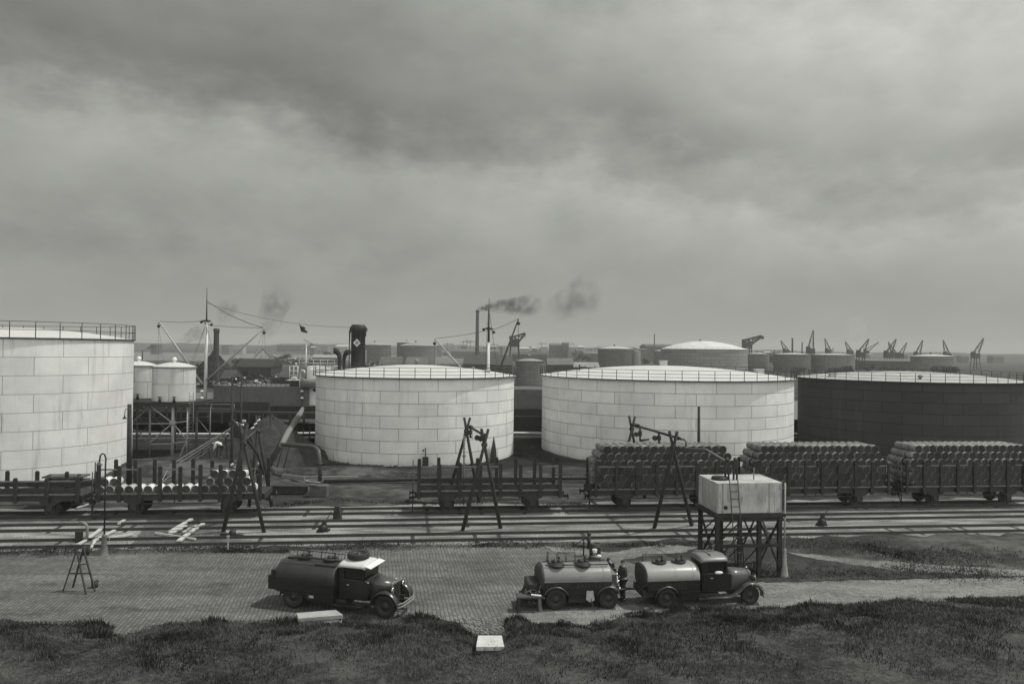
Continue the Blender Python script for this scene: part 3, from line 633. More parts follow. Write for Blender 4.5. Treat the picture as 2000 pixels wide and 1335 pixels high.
for sx, yy_ in ((-2.2, 0), (-1.7, 0), (-1.3, 7), (1.5, 0), (1.1, 0), (.8, 7)): wire((m1x, m1y, S(401, 629).z), (m1x + sx, yy_, 4.8), 0, .03, 2)
for k in (-.5, .2, .7): wire(d2, (d2.x + k * 1.6 - .8, d2.y, S(500, 700).z), 0, .02, 2)
for k in (0, .9): wire(d1 - Vector((0, 0, .9)), (d1.x + k, d1.y, S(310, 705).z), 0, .02, 2)
wire(d3 - Vector((0, 0, .9)), (d3.x, d3.y, 4), 0, .02, 2); wire(d4 - Vector((0, 0, .9)), (d4.x + .1, d4.y, 4), 0, .03, 2); wire((m1x + .05, m1y, S(401, 585).z), (m1x + .35, m1y, 5), 0, .03, 2)
m.build('rigging', M_rope, ship)
q = S(584, 632); m = MB()                       # signal flag on the long stay
fl = [(0, 0), (.35, -.35), (.85, -.5), (1.0, -.75), (.8, -.85), (1.15, -1.05), (1.3, -1.45), (.8, -1.35), (.3, -1.2), (.15, -.5)]
m.prism([(a * 1.0, b * 1.0) for a, b in fl], .03, (q.x, q.y, q.z), (1, .15, 0), (0, 0, 1), (-.15, 1, 0)); fg = m.build('signal_flag', M_cloth, ship)
m = MB(); m.tube((q.x, q.y, q.z), (q.x, m1y, q.z + 1.0), .02, n=4); m.build('halyard', M_rope, ship)
for px in (396, 591):
    a = S(px, 785, -.6); m = MB(); m.tube((a.x, -.85, 1), (a.x, -.85, S(px, 762).z), .05, n=6); pl_ = m.build('lamp_standard', M_steel, ship)
    for z in (S(px, 777).z, S(px, 764).z): m = MB(); m.lathe([(.01, z + .28), (.2, z + .18), (.30, z), (.01, z)], (a.x, -1.0, 0), n=10); m.build('lamp_shade', M_shirt, pl_)
m = MB(); [m.ball((S(x, 785).x, -.3, S(x, 787).z), (.5, .3, .35), 8, 5) for x in (1010, 1017)]; m.build('deck_bundles', M_mid, ship)
m = MB(); zr = 4.85
for k in range(20): xx = x0 + 1.5 + k * (fx1 - x0 - 2) / 19; m.tube((xx, -.5, zr), (xx, -.5, zr + .9), .03, n=4)
m.build('deck_rail', M_steel, ship)

# timber jetty between ship and yard, dark sheds and clutter behind the ship
jt = thing('timber_jetty', 'dark timber jetty with rails in front of the moored ship', 'jetty', (0, 109.5, 0))
m = MB(); m.box((-42, 0, 1.55), (76, 1.6, .3)); m.build('deck', M_black, jt)
for k in range(40): m = MB(); m.tube((-79.5 + k * 1.93, -.7, -.5), (-79.5 + k * 1.93, -.7, 1.5), .17, n=6); m.build('pile', M_wood, jt)
m = MB()
for k in range(5): m.tube((-52 + k * 3.2, -.7, 1.7), (-52 + k * 3.2, -.7, 2.75), .05, n=5)
for z in (2.1, 2.75): m.tube((-52, -.7, z), (-39.2, -.7, z), .04, n=5)
m.build('rail', M_frame, jt)
m = MB(); m.box((-58, 1.0, 1.2), (46, 1.0, 3.6)); tag(m.build('timber_wall', M_black, None, (0, 110.3, 0)), 'long black boarded wall behind the raised small tanks', 'wall')
hp = MB(); hp.box((16, 0, 1.0), (56, .4, 2.0)); tag(hp.build('quay_fence', M_black, None, (0, 104, 0)), 'black board fence on the quay seen between the white tanks', 'fence')

def shed(x0, x1, yridge, yeave, Y, label, v=.06, vr=.05, depth=12, gable=False, name='shed', group=None):
    a = at(x0, yeave, Y); b = at(x1, yeave, Y); zr = at((x0 + x1) / 2, yridge, Y + (depth / 2 if not gable else 0)).z; ze = (a.z + b.z) / 2; ze = max(1.2, ze); zr = max(zr, ze + .4)
    t = thing(name, label, 'building', ((a.x + b.x) / 2, Y, 0), 0, group); w_ = b.x - a.x
    m = MB(); m.box((0, depth / 2, ze / 2), (w_, depth, ze)); m.build('wall', G(v, .9, .25, .3, name='shed_wall_%d' % int(v * 1000)), t)
    m = MB()
    if gable:
        m.prism([(-w_ / 2, ze), (w_ / 2, ze), (0, zr)], depth, (0, depth / 2, 0)); m.build('gable', G(v, .9, .2, .3, name='shed_wall_%d' % int(v * 1000)), t)
        m = MB(); m.bar((-w_ / 2 - .4, depth / 2, ze - .1), (0, depth / 2, zr + .25), .25, depth + .6, (0, 1, 0)); m.bar((w_ / 2 + .4, depth / 2, ze - .1), (0, depth / 2, zr + .25), .25, depth + .6, (0, 1, 0))
    else:
        o = .3; m.add([(-w_ / 2 - o, -o, ze - .05), (w_ / 2 + o, -o, ze - .05), (w_ / 2 + o, depth + o, ze - .05), (-w_ / 2 - o, depth + o, ze - .05), (-w_ / 2 - o + .1, depth / 2, zr), (w_ / 2 + o - .1, depth / 2, zr)], [(0, 1, 5, 4), (2, 3, 4, 5), (0, 4, 3), (1, 2, 5), (0, 3, 2, 1)])
    m.build('roof', G(vr, .85, .25, .4, name='shed_roof_%d' % int(vr * 1000)), t)
    for k in range(max(1, int(w_ / 6))):
        m = MB(); m.box((-w_ / 2 + 3 + k * 6, -.04, ze * .5), (1.3, .1, min(1.6, ze * .4))); m.build('window', M_glass, t)
    return t
shed(462, 530, 700, 716, 250, 'dark shed with a ragged roof below the white gabled house', .035, .03, 12)
shed(430, 452, 722, 738, 205, 'small dark hut right of the thick dark chimney foot', .035, .05, 8)
shed(545, 612, 716, 736, 215, 'low dark shed behind the ship bridge', .045, .06, 12)
shed(535, 640, 712, 722, 290, 'long dark quay shed beyond the dock, left of the funnel', .04, .07, 18)
shed(741, 782, 696, 712, 330, 'flat grey brick store with lit doorway right of the funnel', .09, .10, 10)
shed(792, 833, 697, 712, 330, 'grey brick store in front of the brown tanks', .10, .12, 10)
shed(905, 1000, 693, 712, 340, 'long dark store behind the aft mast', .04, .05, 26)
shed(850, 905, 700, 712, 380, 'dark low store behind the middle tank roof', .05, .16, 14)
shed(1070, 1120, 699, 712, 330, 'dark hipped store left of the squat dark tank', .05, .13, 14)
shed(1100, 1170, 707, 716, 360, 'low dark store with pale patches left of the squat tank', .06, .3, 10)
shed(1683, 1860, 701, 705, 520, 'long flat dark warehouse at the far right', .05, .12, 30)
shed(1262, 1318, 672, 676, 780, 'big square brick factory block beside a thin chimney', .10, .09, 40)
shed(1240, 1266, 680, 682, 760, 'lower brown factory wing left of the square block', .11, .10, 40)
shed(540, 590, 671, 674, 1180, 'long far shed on the opposite river bank', .10, .09, 40)
shed(598, 614, 671, 674, 1190, 'short far shed on the opposite bank beside a crane', .12, .1, 40)
shed(655, 678, 673, 676, 900, 'far white roofed shed left of the funnel', .3, .5, 30)
shed(610, 660, 692, 698, 520, 'long low dark hut on the river edge', .06, .3, 10)
shed(1075, 1098, 670, 674, 900, 'dark square far building left in the town group', .10, .1, 30)
shed(1100, 1112, 668, 671, 880, 'taller far building with dark roof in the town group', .11, .09, 25)
shed(1112, 1126, 672, 678, 860, 'pale fronted far building in the town group', .3, .25, 20)
shed(1126, 1146, 680, 685, 840, 'brown gabled far house in the town group', .13, .1, 20)
shed(1014, 1034, 678, 680, 1100, 'far low building with bright white roof', .25, .6, 30)
shed(1034, 1075, 680, 684, 1000, 'far grey quay building with a pale strip', .2, .15, 30)
shed(880, 975, 681, 686, 900, 'long far shipyard hall behind the tall smoking chimney', .10, .1, 50)
shed(1000, 1070, 688, 692, 700, 'low dark timber store in the middle distance', .06, .05, 20)
shed(1140, 1180, 684, 690, 760, 'brown far store left of the small grey tank', .12, .12, 20)
hs = shed(499, 526, 682, 697, 440, 'small white gabled house with a dark window by the river', .55, .10, 9, True, 'house')

def chimney(px, wpx, ytop, ybase, Y, label, v=.05, wb_=None):
    s = Y / F; p = at(px, ybase, Y); zt = at(px, ytop, Y).z; r_ = wpx / 2 * s; t = thing('chimney', label, 'chimney', (p.x, Y, 0))
    m = MB(); m.lathe([(r_ * 1.25, 0), (r_ * 1.02, zt * .6), (r_ * .95, zt - 1.5 * r_)], n=20); m.build('stack', G(v, .9, .3, .4, name='stack_%d' % int(v * 1000)), t)
    m = MB(); m.lathe([(r_ * .95, zt - 1.5 * r_), (r_ * 1.1, zt - 1.3 * r_), (r_ * 1.1, zt - .3 * r_), (r_ * .98, zt - .2 * r_), (r_ * .95, zt), (r_ * .7, zt), (r_ * .7, zt - 1)], n=20); m.build('cap', M_steel, t); return t
chimney(421.5, 10.5, 641, 735, 215, 'thick dark chimney right of the fore mast')
chimney(931.5, 6.5, 605, 700, 420, 'tall slim smoking chimney left of the aft mast', .09)
chimney(1547.5, 3.4, 660, 690, 620, 'dark far chimney, taller of two by the cranes')
chimney(1566.5, 2.4, 668, 690, 640, 'dark far chimney, shorter of two by the cranes')
chimney(1278, 2.2, 652, 680, 760, 'thin far chimney by the square factory block', .12)
chimney(278, 2.2, 684, 704, 520, 'short thin funnel pipe smoking above the small tanks')
chimney(1627, 1.6, 679, 692, 800, 'very thin far chimney between two cranes', .12)

# harbour cranes
def crane(px, ybase, tip, Y, label, wb=5.0, name='harbour_crane', legs=True, jw=.9):
    s = Y / F; b = at(px, ybase, Y); t = thing(name, label, 'crane', (b.x, Y, 0), 0, 'harbour cranes on the skyline'); zb = b.z; tp = at(tip[0], tip[1], Y) - Vector((b.x, Y, 0)); wd = wb * s
    m = MB(); m.box((0, 0, zb + wd * .35), (wd, wd, wd * .8)); m.box((-wd * .35, 0, zb + wd * .85), (wd * .4, wd * .7, wd * .4)); m.build('cabin', M_steel, t)
    m = MB()
    for sx in (-.5, .5):
        for sy in (-.5, .5): m.bar((sx * wd * 1.1, sy * wd, 0), (sx * wd * .8, sy * wd * .8, zb), wd * .12)
    m.bar((-wd * .5, -wd * .45, zb * .5), (wd * .5, -wd * .45, zb * .5), wd * .08); m.build('portal', M_steel, t)
    m = MB(); k = 7; d0 = Vector((0, 0, zb + wd * .6)); dirn = (tp - d0); side = dirn.normalized().cross(Vector((0, 1, 0))).normalized()
    for sg in (-1, 1):
        for yy in (-1, 1): m.bar(d0 + side * sg * wd * .42 + Vector((0, yy * wd * .2, 0)), tp + side * sg * wd * .05, wd * .09 * jw)
    for i in range(k):
        f0, f1 = i / k, (i + 1) / k; a_ = d0.lerp(tp, f0) + side * wd * .42 * (1 - f0) * (1 if i % 2 else -1); b_ = d0.lerp(tp, f1) + side * wd * .42 * (1 - f1) * (-1 if i % 2 else 1); m.bar(a_, b_, wd * .06 * jw)
    m.build('jib', M_steel, t); m = MB(); m.tube(tp, tp - Vector((0, 0, (tp.z - zb) * .4)), wd * .015, n=4); m.build('cable', M_rope, t); return t
crane(1535, 690, (1525, 665), 640, 'far crane with jib to the left, first from the cone roofed tank', 10)
crane(1583, 690, (1588.5, 645), 560, 'tallest far crane with a steep narrow jib', 13)
crane(1618, 690, (1611, 661), 640, 'far crane leaning left beside a thin chimney', 10)
crane(1660, 692, (1651, 667), 640, 'far crane leaning left in front of the white smoke', 10)
crane(1681, 697, (1696.5, 662), 520, 'dark heavy far crane leaning right below the white smoke', 13)
crane(1692, 690, (1716, 668), 720, 'far crane with a long low jib to the right', 8)
crane(1735, 698, (1750, 662), 540, 'dark crane leaning right on the long flat warehouse', 13)
crane(1746, 697, (1735, 668), 560, 'dark crane leaning left, crossing its neighbour', 11)
crane(1759, 697, (1771, 669), 620, 'faint small crane right of the crossed pair', 9)
crane(1792, 698, (1802, 664), 600, 'dark crane right of the faint small crane', 11)
crane(1850, 698, (1842, 664), 600, 'far crane leaning left near the right edge', 11)
crane(1905, 699, (1921, 660), 600, 'far crane leaning right nearest the right edge', 12)
crane(1005, 676, (1026, 651), 460, 'dark floating crane behind the aft derrick', 19, jw=1.8)
crane(610, 677, (593, 662), 1190, 'pale far crane right of the long opposite shed', 6)
c_ = crane(1459, 679, (1488, 656), 560, 'black crane jib showing above the cone roofed tank', 16, jw=2.4)
q = at(1488, 659, 560); m = MB(); m.box((q.x - c_.location.x - .5, 0, q.z), (3.2, 3, 2.0)); m.build('jib_head', M_steel, c_)
for i, (a, b) in enumerate(((905, 664), (912, 661), (919, 664), (962, 670), (1057, 667), (874, 668))):
    q = at(a, b, 1150); m = MB(); m.bar((0, 0, 0), (0, 0, q.z), 1.0); m.bar((-6, 0, q.z * .85), (9, 0, q.z * .9), .9)
    tag(m.build('derrick_pole', M_mid, None, (q.x, 1150, 0)), 'faint far shipyard pole with a cross arm, %s of six' % ('third from left', 'fourth from left', 'fifth from left', 'second from right', 'rightmost', 'leftmost')[i], 'derrick', 'shipyard poles')

# trees and bushes
def tree(px, ytop, ybase, wpx, label, Y=None, cat='tree', n=420):
    yh = 682 + (px - 1000) * .0122; Y = Y or 11 * F / (ybase - yh); s = Y / F; p = at(px, ybase, Y); h = (at(px, ytop, Y).z) * .98; w_ = wpx * s / 2
    t = thing('tree' if cat == 'tree' else 'bush', label, cat, (p.x, Y, 0), 0, 'trees on the far land')
    m = MB(); m.tube((0, 0, -.2), (.1, 0, h * .55), .035 * h, .02 * h, 6)
    for k in range(3): a = k * 2.1; m.tube((0, 0, h * .3), (math.cos(a) * w_ * .5, math.sin(a) * w_ * .5, h * .62), .018 * h, .008 * h, 5)
    m.build('trunk', M_wood, t); m = MB(); ls = max(.35, w_ * .13)
    cl_ = [(rnd.uniform(-.6, .6) * w_, rnd.uniform(-.5, .5) * w_, h * rnd.uniform(.35, .8), rnd.uniform(.28, .45)) for _ in range(7)]
    for k in range(n):
        c0 = rnd.choice(cl_); d = Vector((rnd.gauss(0, 1), rnd.gauss(0, 1), rnd.gauss(0, 1))).normalized() * (rnd.random() ** .4); c = Vector((c0[0] + d.x * w_ * c0[3], c0[1] + d.y * w_ * c0[3], min(h, c0[2] + d.z * h * .25)))
        e1 = Vector((rnd.gauss(0, 1), rnd.gauss(0, 1), rnd.gauss(0, 1))).normalized() * ls; e2 = e1.cross(Vector((rnd.gauss(0, 1), rnd.gauss(0, 1), rnd.gauss(0, 1)))).normalized() * ls * .7
        m.add([c - e1, c - e2, c + e1, c + e2], [(0, 1, 2, 3)])
    m.build('crown', M_leaf, t)
tree(558, 690, 705, 32, 'round dark bush on the near river bank right of the white house')
tree(535, 694, 706, 22, 'small dark bush beside the white gabled house')
tree(640, 687, 699, 26, 'thin tree over the low hut on the river edge')
tree(1128, 688, 706, 22, 'round dark tree left of the small grey tank')
tree(1145, 692, 708, 22, 'second dark tree beside the small grey tank')
tree(1262, 699, 712, 20, 'dark tree between the squat tank and the factory')
tree(1510, 683, 715, 20, 'dark tree clump just right of the dull tank')
tree(1598, 698, 726, 16, 'dark bush between the two low weathered tanks')
tree(1695, 712, 728, 30, 'dark bush in front of the long flat warehouse')
tree(1560, 716, 732, 40, 'wide dark bush at the foot of the left weathered tank')
tree(1640, 715, 732, 60, 'wide dark bush at the foot of the right weathered tank')
tree(1740, 716, 733, 60, 'wide dark bush near the right edge of the yards')
tree(1850, 714, 734, 70, 'wide dark bush far right behind the black tank')
tree(470, 700, 712, 46, 'spreading dark tree behind the right fore derrick')
tree(450, 735, 755, 40, 'dark scrub beyond the dock behind the fore mast')
tree(545, 735, 755, 44, 'dark scrub beyond the dock left of the bridge')
tree(968, 706, 724, 40, 'dark scrub behind the middle tank roof on the right')
for k, (px, yb_, wpx, h, lab) in enumerate(((418, 745, 62, 9.5, 'big dark coal heap at the foot of the thick chimney'), (470, 733, 46, 5.5, 'lower dark coal heap right of the thick chimney'), (385, 742, 40, 5.0, 'dark coal heap left of the fore mast'), (640, 706, 60, 3.0, 'dark coal heap left of the ship funnel'), (1120, 712, 50, 4, 'dark heap left of the squat dark tank'))):
    Y_ = 11 * F / (yb_ - 682 - (px - 1000) * .0122); c = at(px, yb_, Y_); rx_ = wpx * Y_ / F / 2; m = MB(); rings = []; r2 = random.Random(k + 20)
    for j_ in range(12):
        f = j_ / 11; rings.append([Vector((rx_ * 1.5 * (1 - f) * math.cos(2 * math.pi * i_ / 34) * r2.uniform(.88, 1.1), rx_ * (1 - f) * math.sin(2 * math.pi * i_ / 34) * r2.uniform(.88, 1.1), h * f ** .75 * r2.uniform(.9, 1.08) - .05)) for i_ in range(34)])
    m.loft(rings, False, False); tag(m.build('coal_heap', G(.022, .95, .5, .8, .1, name='coal'), None, (c.x, Y_, 0)), lab, 'coal heap')
M_spark = [G(.035, .8, .6, .9, name='dark_rubble'), G(.10, .8, .6, .9, name='mixed_rubble'), G(.42, .8, .4, .9, name='pale_rubble')]
HEAPS = ((436, 500, 728, 'scrap and timber heap nearest the dark chimney'), (470, 560, 740, 'scrap heap on the far dock side behind the stays'), (500, 600, 752, 'scrap heap just left of the ship bridge'), (400, 470, 755, 'scrap heap behind the foot of the fore mast'), (560, 640, 712, 'scrap heap behind the flagstaff of the ship'), (930, 1000, 692, 'pale scattered stacks under the floating crane'), (1000, 1075, 690, 'pale far stacks on the middle distance quay'), (1075, 1165, 700, 'timber stacks in front of the far town'), (860, 930, 694, 'timber stacks left of the tall slim chimney'), (1180, 1300, 694, 'far stacks behind the squat dark tank'), (700, 780, 716, 'stacks at the foot of the brown tanks'))
for k, (a, b, y, lab) in enumerate(HEAPS):
    Y = 11 * F / (y - (682 + ((a + b) / 2 - 1000) * .0122)); c = at((a + b) / 2, y, Y); wdt = (b - a) * Y / F; q_ = Y / 250; t = thing('scrap_heap', lab, 'scrap heap', (c.x, Y, 0))
    for mi, (mt_, nn_) in enumerate(zip(M_spark, (110, 45, 26))):
        m = MB()
        for _ in range(nn_): m.box((rnd.uniform(-.5, .5) * wdt, rnd.uniform(-9, 9) * q_, rnd.uniform(.1, 1.7) * q_), (rnd.uniform(.3, 2.6) * q_, rnd.uniform(.3, 1), rnd.uniform(.15, .55) * q_), rnd.uniform(0, 3), Matrix.Rotation(rnd.uniform(-.6, .6), 3, 'Y'))
        m.build(('dark_scrap', 'timber', 'pale_sheeting')[mi], mt_, t)['kind'] = 'stuff'
SK = [(610, 676, 8, 5), (633, 676, 14, 4), (703, 671, 9, 5), (725, 670, 12, 5), (858, 673, 10, 6), (884, 672, 16, 7), (905, 673, 10, 9), (948, 676, 9, 7), (963, 675, 12, 6), (978, 676, 8, 8), (1044, 678, 9, 5), (1063, 677, 13, 4), (1083, 675, 11, 9), (1094, 672, 9, 7), (1118, 670, 8, 12), (1135, 675, 12, 8), (1152, 679, 10, 6), (1166, 681, 9, 5), (1257, 683, 12, 7), (1300, 678, 14, 6), (1500, 686, 12, 5), (1520, 687, 9, 5), (1642, 689, 12, 4), (1700, 690, 12, 5), (1765, 691, 16, 5), (1830, 692, 20, 5), (1885, 694, 14, 5), (1950, 694, 22, 5), (300, 672, 12, 3), (440, 672, 14, 3), (470, 672, 8, 4)]
SO = ['leftmost', 'second from left', 'third from left', 'fourth from left', 'fifth from left', 'sixth from left', 'seventh from left', 'eighth from left', 'ninth from left', 'tenth from left', 'eleventh from left', 'twelfth from left', 'thirteenth from left', 'fourteenth from left', 'fifteenth from left', 'sixteenth from left'] + ['sixteenth from right', 'fifteenth from right', 'fourteenth from right', 'thirteenth from right', 'twelfth from right', 'eleventh from right', 'tenth from right', 'ninth from right', 'eighth from right', 'seventh from right', 'sixth from right', 'fifth from right', 'fourth from right', 'third from right', 'second from right']
SK.sort()
for k, (px, yt, w_, hh) in enumerate(SK):
    Y_ = 960 + (k * 37 % 160); v_ = (.08, .14, .3, .1, .2, .07)[k % 6]
    shed(px - w_ / 2, px + w_ / 2, yt, yt + hh * .35, Y_, 'tiny far building on the skyline, %s' % SO[min(k, 30)], v_, (.08, .3, .12, .45, .1)[k % 5], 14, k % 4 == 0, 'far_building', 'tiny buildings along the far skyline')
# smoke and haze
def smoke(name, a, b, ra, rb, Y, dens, label, v=.12, seed=0):
    p = at(*a, Y); q = at(*b, Y); d = q - p; L = d.length; m = MB(); rings = []
    k = 10; side = Vector((0, 1, 0)); up = d.normalized().cross(side).normalized(); s = Y / F
    for i in range(k + 1):
        f = i / k; r_ = (ra + (rb - ra) * f) * s; c = d * f + up * (math.sin(f * 4 + seed) * .15 * r_); end = .25 if i in (0, k) else 1
        rings.append([c + (side * math.cos(t_) + up * math.sin(t_)) * r_ * end for t_ in [2 * math.pi * j / 14 for j in range(14)]])
    m.loft(rings, True, True); mt = bpy.data.materials.new(name + '_gas'); mt.use_nodes = True; t = mt.node_tree; t.nodes.clear(); n = N(t)
    o = n.new('ShaderNodeOutputMaterial'); vol = n.new('ShaderNodeVolumePrincipled'); t.links.new(vol.outputs[0], o.inputs['Volume']); vol.inputs['Color'].default_value = (v, v, v, 1)
    g_ = n.new('ShaderNodeTexCoord').outputs['Generated']; ce = n.new('ShaderNodeVectorMath', operation='SUBTRACT'); n.put(g_, ce.inputs[0]); ce.inputs[1].default_value = (.5, .5, .5)
    le = n.new('ShaderNodeVectorMath', operation='LENGTH'); t.links.new(ce.outputs[0], le.inputs[0])
    nz = n.noise(n.coord(), 2.2 / ((ra + rb) * s), 4, .65); n.put(n.m('MULTIPLY', n.m('MULTIPLY', n.step(nz, .34, .82), n.step(le.outputs['Value'], .60, .16)), dens / s), vol.inputs['Density'])
    ob = m.build(name, mt, None, p); tag(ob, label, 'smoke', kind='stuff'); return ob
smoke('smoke', (930, 606), (966, 597), 4.5, 9, 425, .34, 'dark smoke leaving the tall slim chimney', .05, 1)
smoke('smoke', (944, 601), (1062, 592), 9, 28, 425, .095, 'dark smoke blowing right from the tall slim chimney', .08, 2)
smoke('smoke', (1060, 612), (1175, 570), 22, 48, 425, .022, 'faint drifting smoke right of the aft mast', .1, 5)
smoke('smoke', (421, 641), (452, 586), 6, 28, 230, .03, 'faint smoke rising from the thick dark chimney', .1, 3)
smoke('smoke', (505, 662), (556, 560), 18, 36, 500, .034, 'dark drifting smoke between the fore derrick and the flag', .1, 4)
smoke('smoke', (345, 674), (400, 640), 6, 18, 900, .07, 'far dark smoke over the opposite bank left of the mast', .1, 7)
smoke('smoke', (279, 684), (308, 673), 2, 4, 520, .5, 'thin dark smoke wisp above the small tanks', .05, 7)
smoke('smoke', (1676, 690), (1670, 618), 14, 30, 900, .025, 'pale smoke rising behind the far cranes', .95, 6)
hz = MB(); hz.box((0, 1500, 24), (7600, 3200, 52)); hm = bpy.data.materials.new('haze_air'); hm.use_nodes = True; t = hm.node_tree; t.nodes.clear()
o = t.nodes.new('ShaderNodeOutputMaterial'); vv = t.nodes.new('ShaderNodeVolumePrincipled'); vv.inputs['Density'].default_value = .00030; vv.inputs['Color'].default_value = (.9, .9, .9, 1); t.links.new(vv.outputs[0], o.inputs['Volume'])
tag(hz.build('haze', hm), kind='stuff')

# ================================================================== WAGONS AND DRUMS
DRW = .27                                      # drum radius
def on_side(px, nb):                           # distance along the track line (offset nb) for a photo column
    d = ray(px, 900); k = nb / math.cos(TR); Y = k / (1 - math.tan(TR) * d.x / d.y); return (d.x / d.y * Y) / math.cos(TR) if False else (Vector((d.x / d.y * Y, Y, 0)) - Vector((0, k, 0))).dot(TD)
def wagon(s0, s1, label, hst=3.35, end_brake=True, loaded=False, nst=8):
    sc_ = (s0 + s1) / 2; L = s1 - s0; c = on(NC, sc_); t = thing('railway_wagon', label, 'railway wagon', c, TR, 'flat stake wagons in a row on the far track'); zd_ = 1.55
    m = MB(); m.box((0, 0, zd_ - .05), (L, 2.66, .10)); m.build('deck', M_wood, t)
    m = MB()
    for y in (-1.15, 1.15): m.box((0, y, zd_ - .24), (L, .12, .28))
    for x in (-L / 2 + .06, L / 2 - .06): m.box((x, 0, zd_ - .25), (.14, 2.5, .3))
    m.bar((-2.2, -1.15, .95), (2.2, -1.15, .95), .06); m.bar((-2.2, -1.15, .95), (-2.9, -1.15, 1.2), .06); m.bar((2.2, -1.15, .95), (2.9, -1.15, 1.2), .06); m.bar((-.4, -1.15, .95), (-.4, -1.15, 1.2), .05)
    m.build('underframe', M_steel, t)
    m = MB(); m.box((0, -1.34, zd_ + .06), (L, .05, .07)); m.build('side_rail', M_frame, t)
    if not loaded:
        m = MB(); m.box((0, -1.30, zd_ + .28), (L - .3, .05, .34)); m.build('side_board', M_wood, t); m = MB(); m.box((0, 1.30, zd_ + .28), (L - .3, .05, .34)); m.build('side_board', M_wood, t)
    for sy in (-1, 1):
        for k in range(nst):
            x = -L / 2 + .28 + k * (L - .56) / (nst - 1); h = hst + rnd.uniform(-.06, .10) + (.22 if k == 0 and sy < 0 else 0)
            m = MB(); m.box((x, sy * 1.37, (h + 1.1) / 2), (.23 if not loaded or nst == 9 and s0 < 0 else .17, .12, h - 1.1)); m.box((x, sy * 1.37, h + .02), (.17 if not loaded or s0 < 0 else .11, .10, .06)); m.box((x, sy * 1.40, 1.42), (.26, .10, .22)); m.build('stake', M_wood, t)
    m = MB()
    for k in range(nst - 1):
        if rnd.random() < .72: x = -L / 2 + .28 + (k + .5) * (L - .56) / (nst - 1); m.box((x, -1.32, hst - .16), ((L - .56) / (nst - 1) - .17, .04, .09))
    if m.v: m.build('top_batten', M_frame, t)
    for x in (-2.85, 2.85):
        w_ = MB()
        for sy in (-1, 1):
            y = sy * .76
            w_.lathe([(.01, y - .05), (.42, y - .03), (.46, y - .06), (.50, y - .07), (.50, y + .07), (.42, y + .05), (.01, y + .05)], (x, 0, .665), n=20, axis='Y', smooth=False)
        w_.tube((x, -.8, .665), (x, .8, .665), .08, n=8); w_.build('wheelset', M_steel, t)
        for sy in (-1, 1):
            m = MB(); m.box((x, sy * 1.12, .72), (.34, .2, .34)); m.prism([(-.62, .30), (-.3, .12), (0, .08), (.3, .12), (.62, .30), (.62, .38), (-.62, .38)], .1, (x, sy * 1.14, .8)); m.bar((x - .22, sy * 1.08, .4), (x - .22, sy * 1.08, 1.2), .08); m.bar((x + .22, sy * 1.08, .4), (x + .22, sy * 1.08, 1.2), .08); m.build('axle_box', M_steel, t)
    for sx in (-1, 1):
        for sy in (-.88, .88):
            m = MB(); m.lathe([(.01, 0), (.09, 0), (.09, sx * .30), (.21, sx * .32), (.21, sx * .37), (.01, sx * .39)], (sx * L / 2, sy, 1.12), n=14, axis='X'); m.build('buffer', M_steel, t)
    if end_brake:
        m = MB(); x = -L / 2 - .12
        m.tube((x, -.9, .9), (x, -.9, hst + .25), .04, n=6); m.tube((x, -1.3, .3), (x, -1.3, hst - .3), .035, n=6); m.bar((x, -1.3, 1.0), (x, .6, 1.0), .08); m.bar((x, -1.3, 2.3), (x, .6, 2.3), .05); m.bar((x - .1, -1.35, .42), (x - .1, -.5, .42), .22, .05); m.bar((x, -1.3, .4), (x, -.9, 1.1), .05)
        m.build('brake_stand', M_steel, t)
    return t, sc_, L, zd_
def span(px0, px1): return on_side(px0, NC - 1.3), on_side(px1, NC - 1.3)
W = {}
W['empty'] = wagon(*span(806, 1098), 'empty open wagon with tall stakes in front of the middle tank')
W['mid'] = wagon(*span(1152, 1441), 'wagon piled high with drums behind the right gantry', 3.3, loaded=True)
W['right'] = wagon(*span(1462, 1738), 'wagon piled high with drums right of the water tank', 3.25, loaded=True, nst=9)
W['last'] = wagon(*span(1760, 2034), 'rightmost loaded wagon, cut by the right edge', 3.25, loaded=True, nst=9)
W['left'] = wagon(*span(180, 513), 'partly loaded stake wagon in front of the lattice stand', 3.3, loaded=True, nst=9)
W['edge'] = wagon(*span(-170, 158), 'wagon at the left edge below the tall pale tank', 2.6, nst=6)
def varied(m):                                 # every copy a little lighter or darker
    m = m.copy(); t = m.node_tree; n = N(t); p = t.nodes['Principled BSDF']; src = p.inputs['Base Color'].links[0].from_socket; rr = n.new('ShaderNodeObjectInfo').outputs['Random']
    n.put(n.m('MULTIPLY', src, n.mix(rr, .55, 1.45)), p.inputs['Base Color']); return m
def drum_mesh(name, vb, vh):
    m = MB(); r = DRW; m.lathe([(.01, -.425), (r - .03, -.425), (r - .025, -.44), (r, -.44), (r, -.15), (r + .012, -.145), (r + .012, -.125), (r, -.12), (r, .12), (r + .012, .125), (r + .012, .145), (r, .15), (r, .44), (r - .025, .44), (r - .03, .425), (.01, .425)], n=20, axis='Y')
    m.lathe([(.01, -.445), (.035, -.445), (.035, -.42)], (.0, 0, r * .72), n=8, axis='Y')
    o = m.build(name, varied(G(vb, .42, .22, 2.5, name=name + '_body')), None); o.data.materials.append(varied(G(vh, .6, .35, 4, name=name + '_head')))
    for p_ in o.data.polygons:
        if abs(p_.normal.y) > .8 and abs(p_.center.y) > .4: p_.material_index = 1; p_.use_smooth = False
    return o
d_dark = drum_mesh('steel_drum', .22, .026); d_pale = drum_mesh('steel_drum', .60, .042)  # bodies lightened for their sunlit tops, heads darkened for shade on the ends
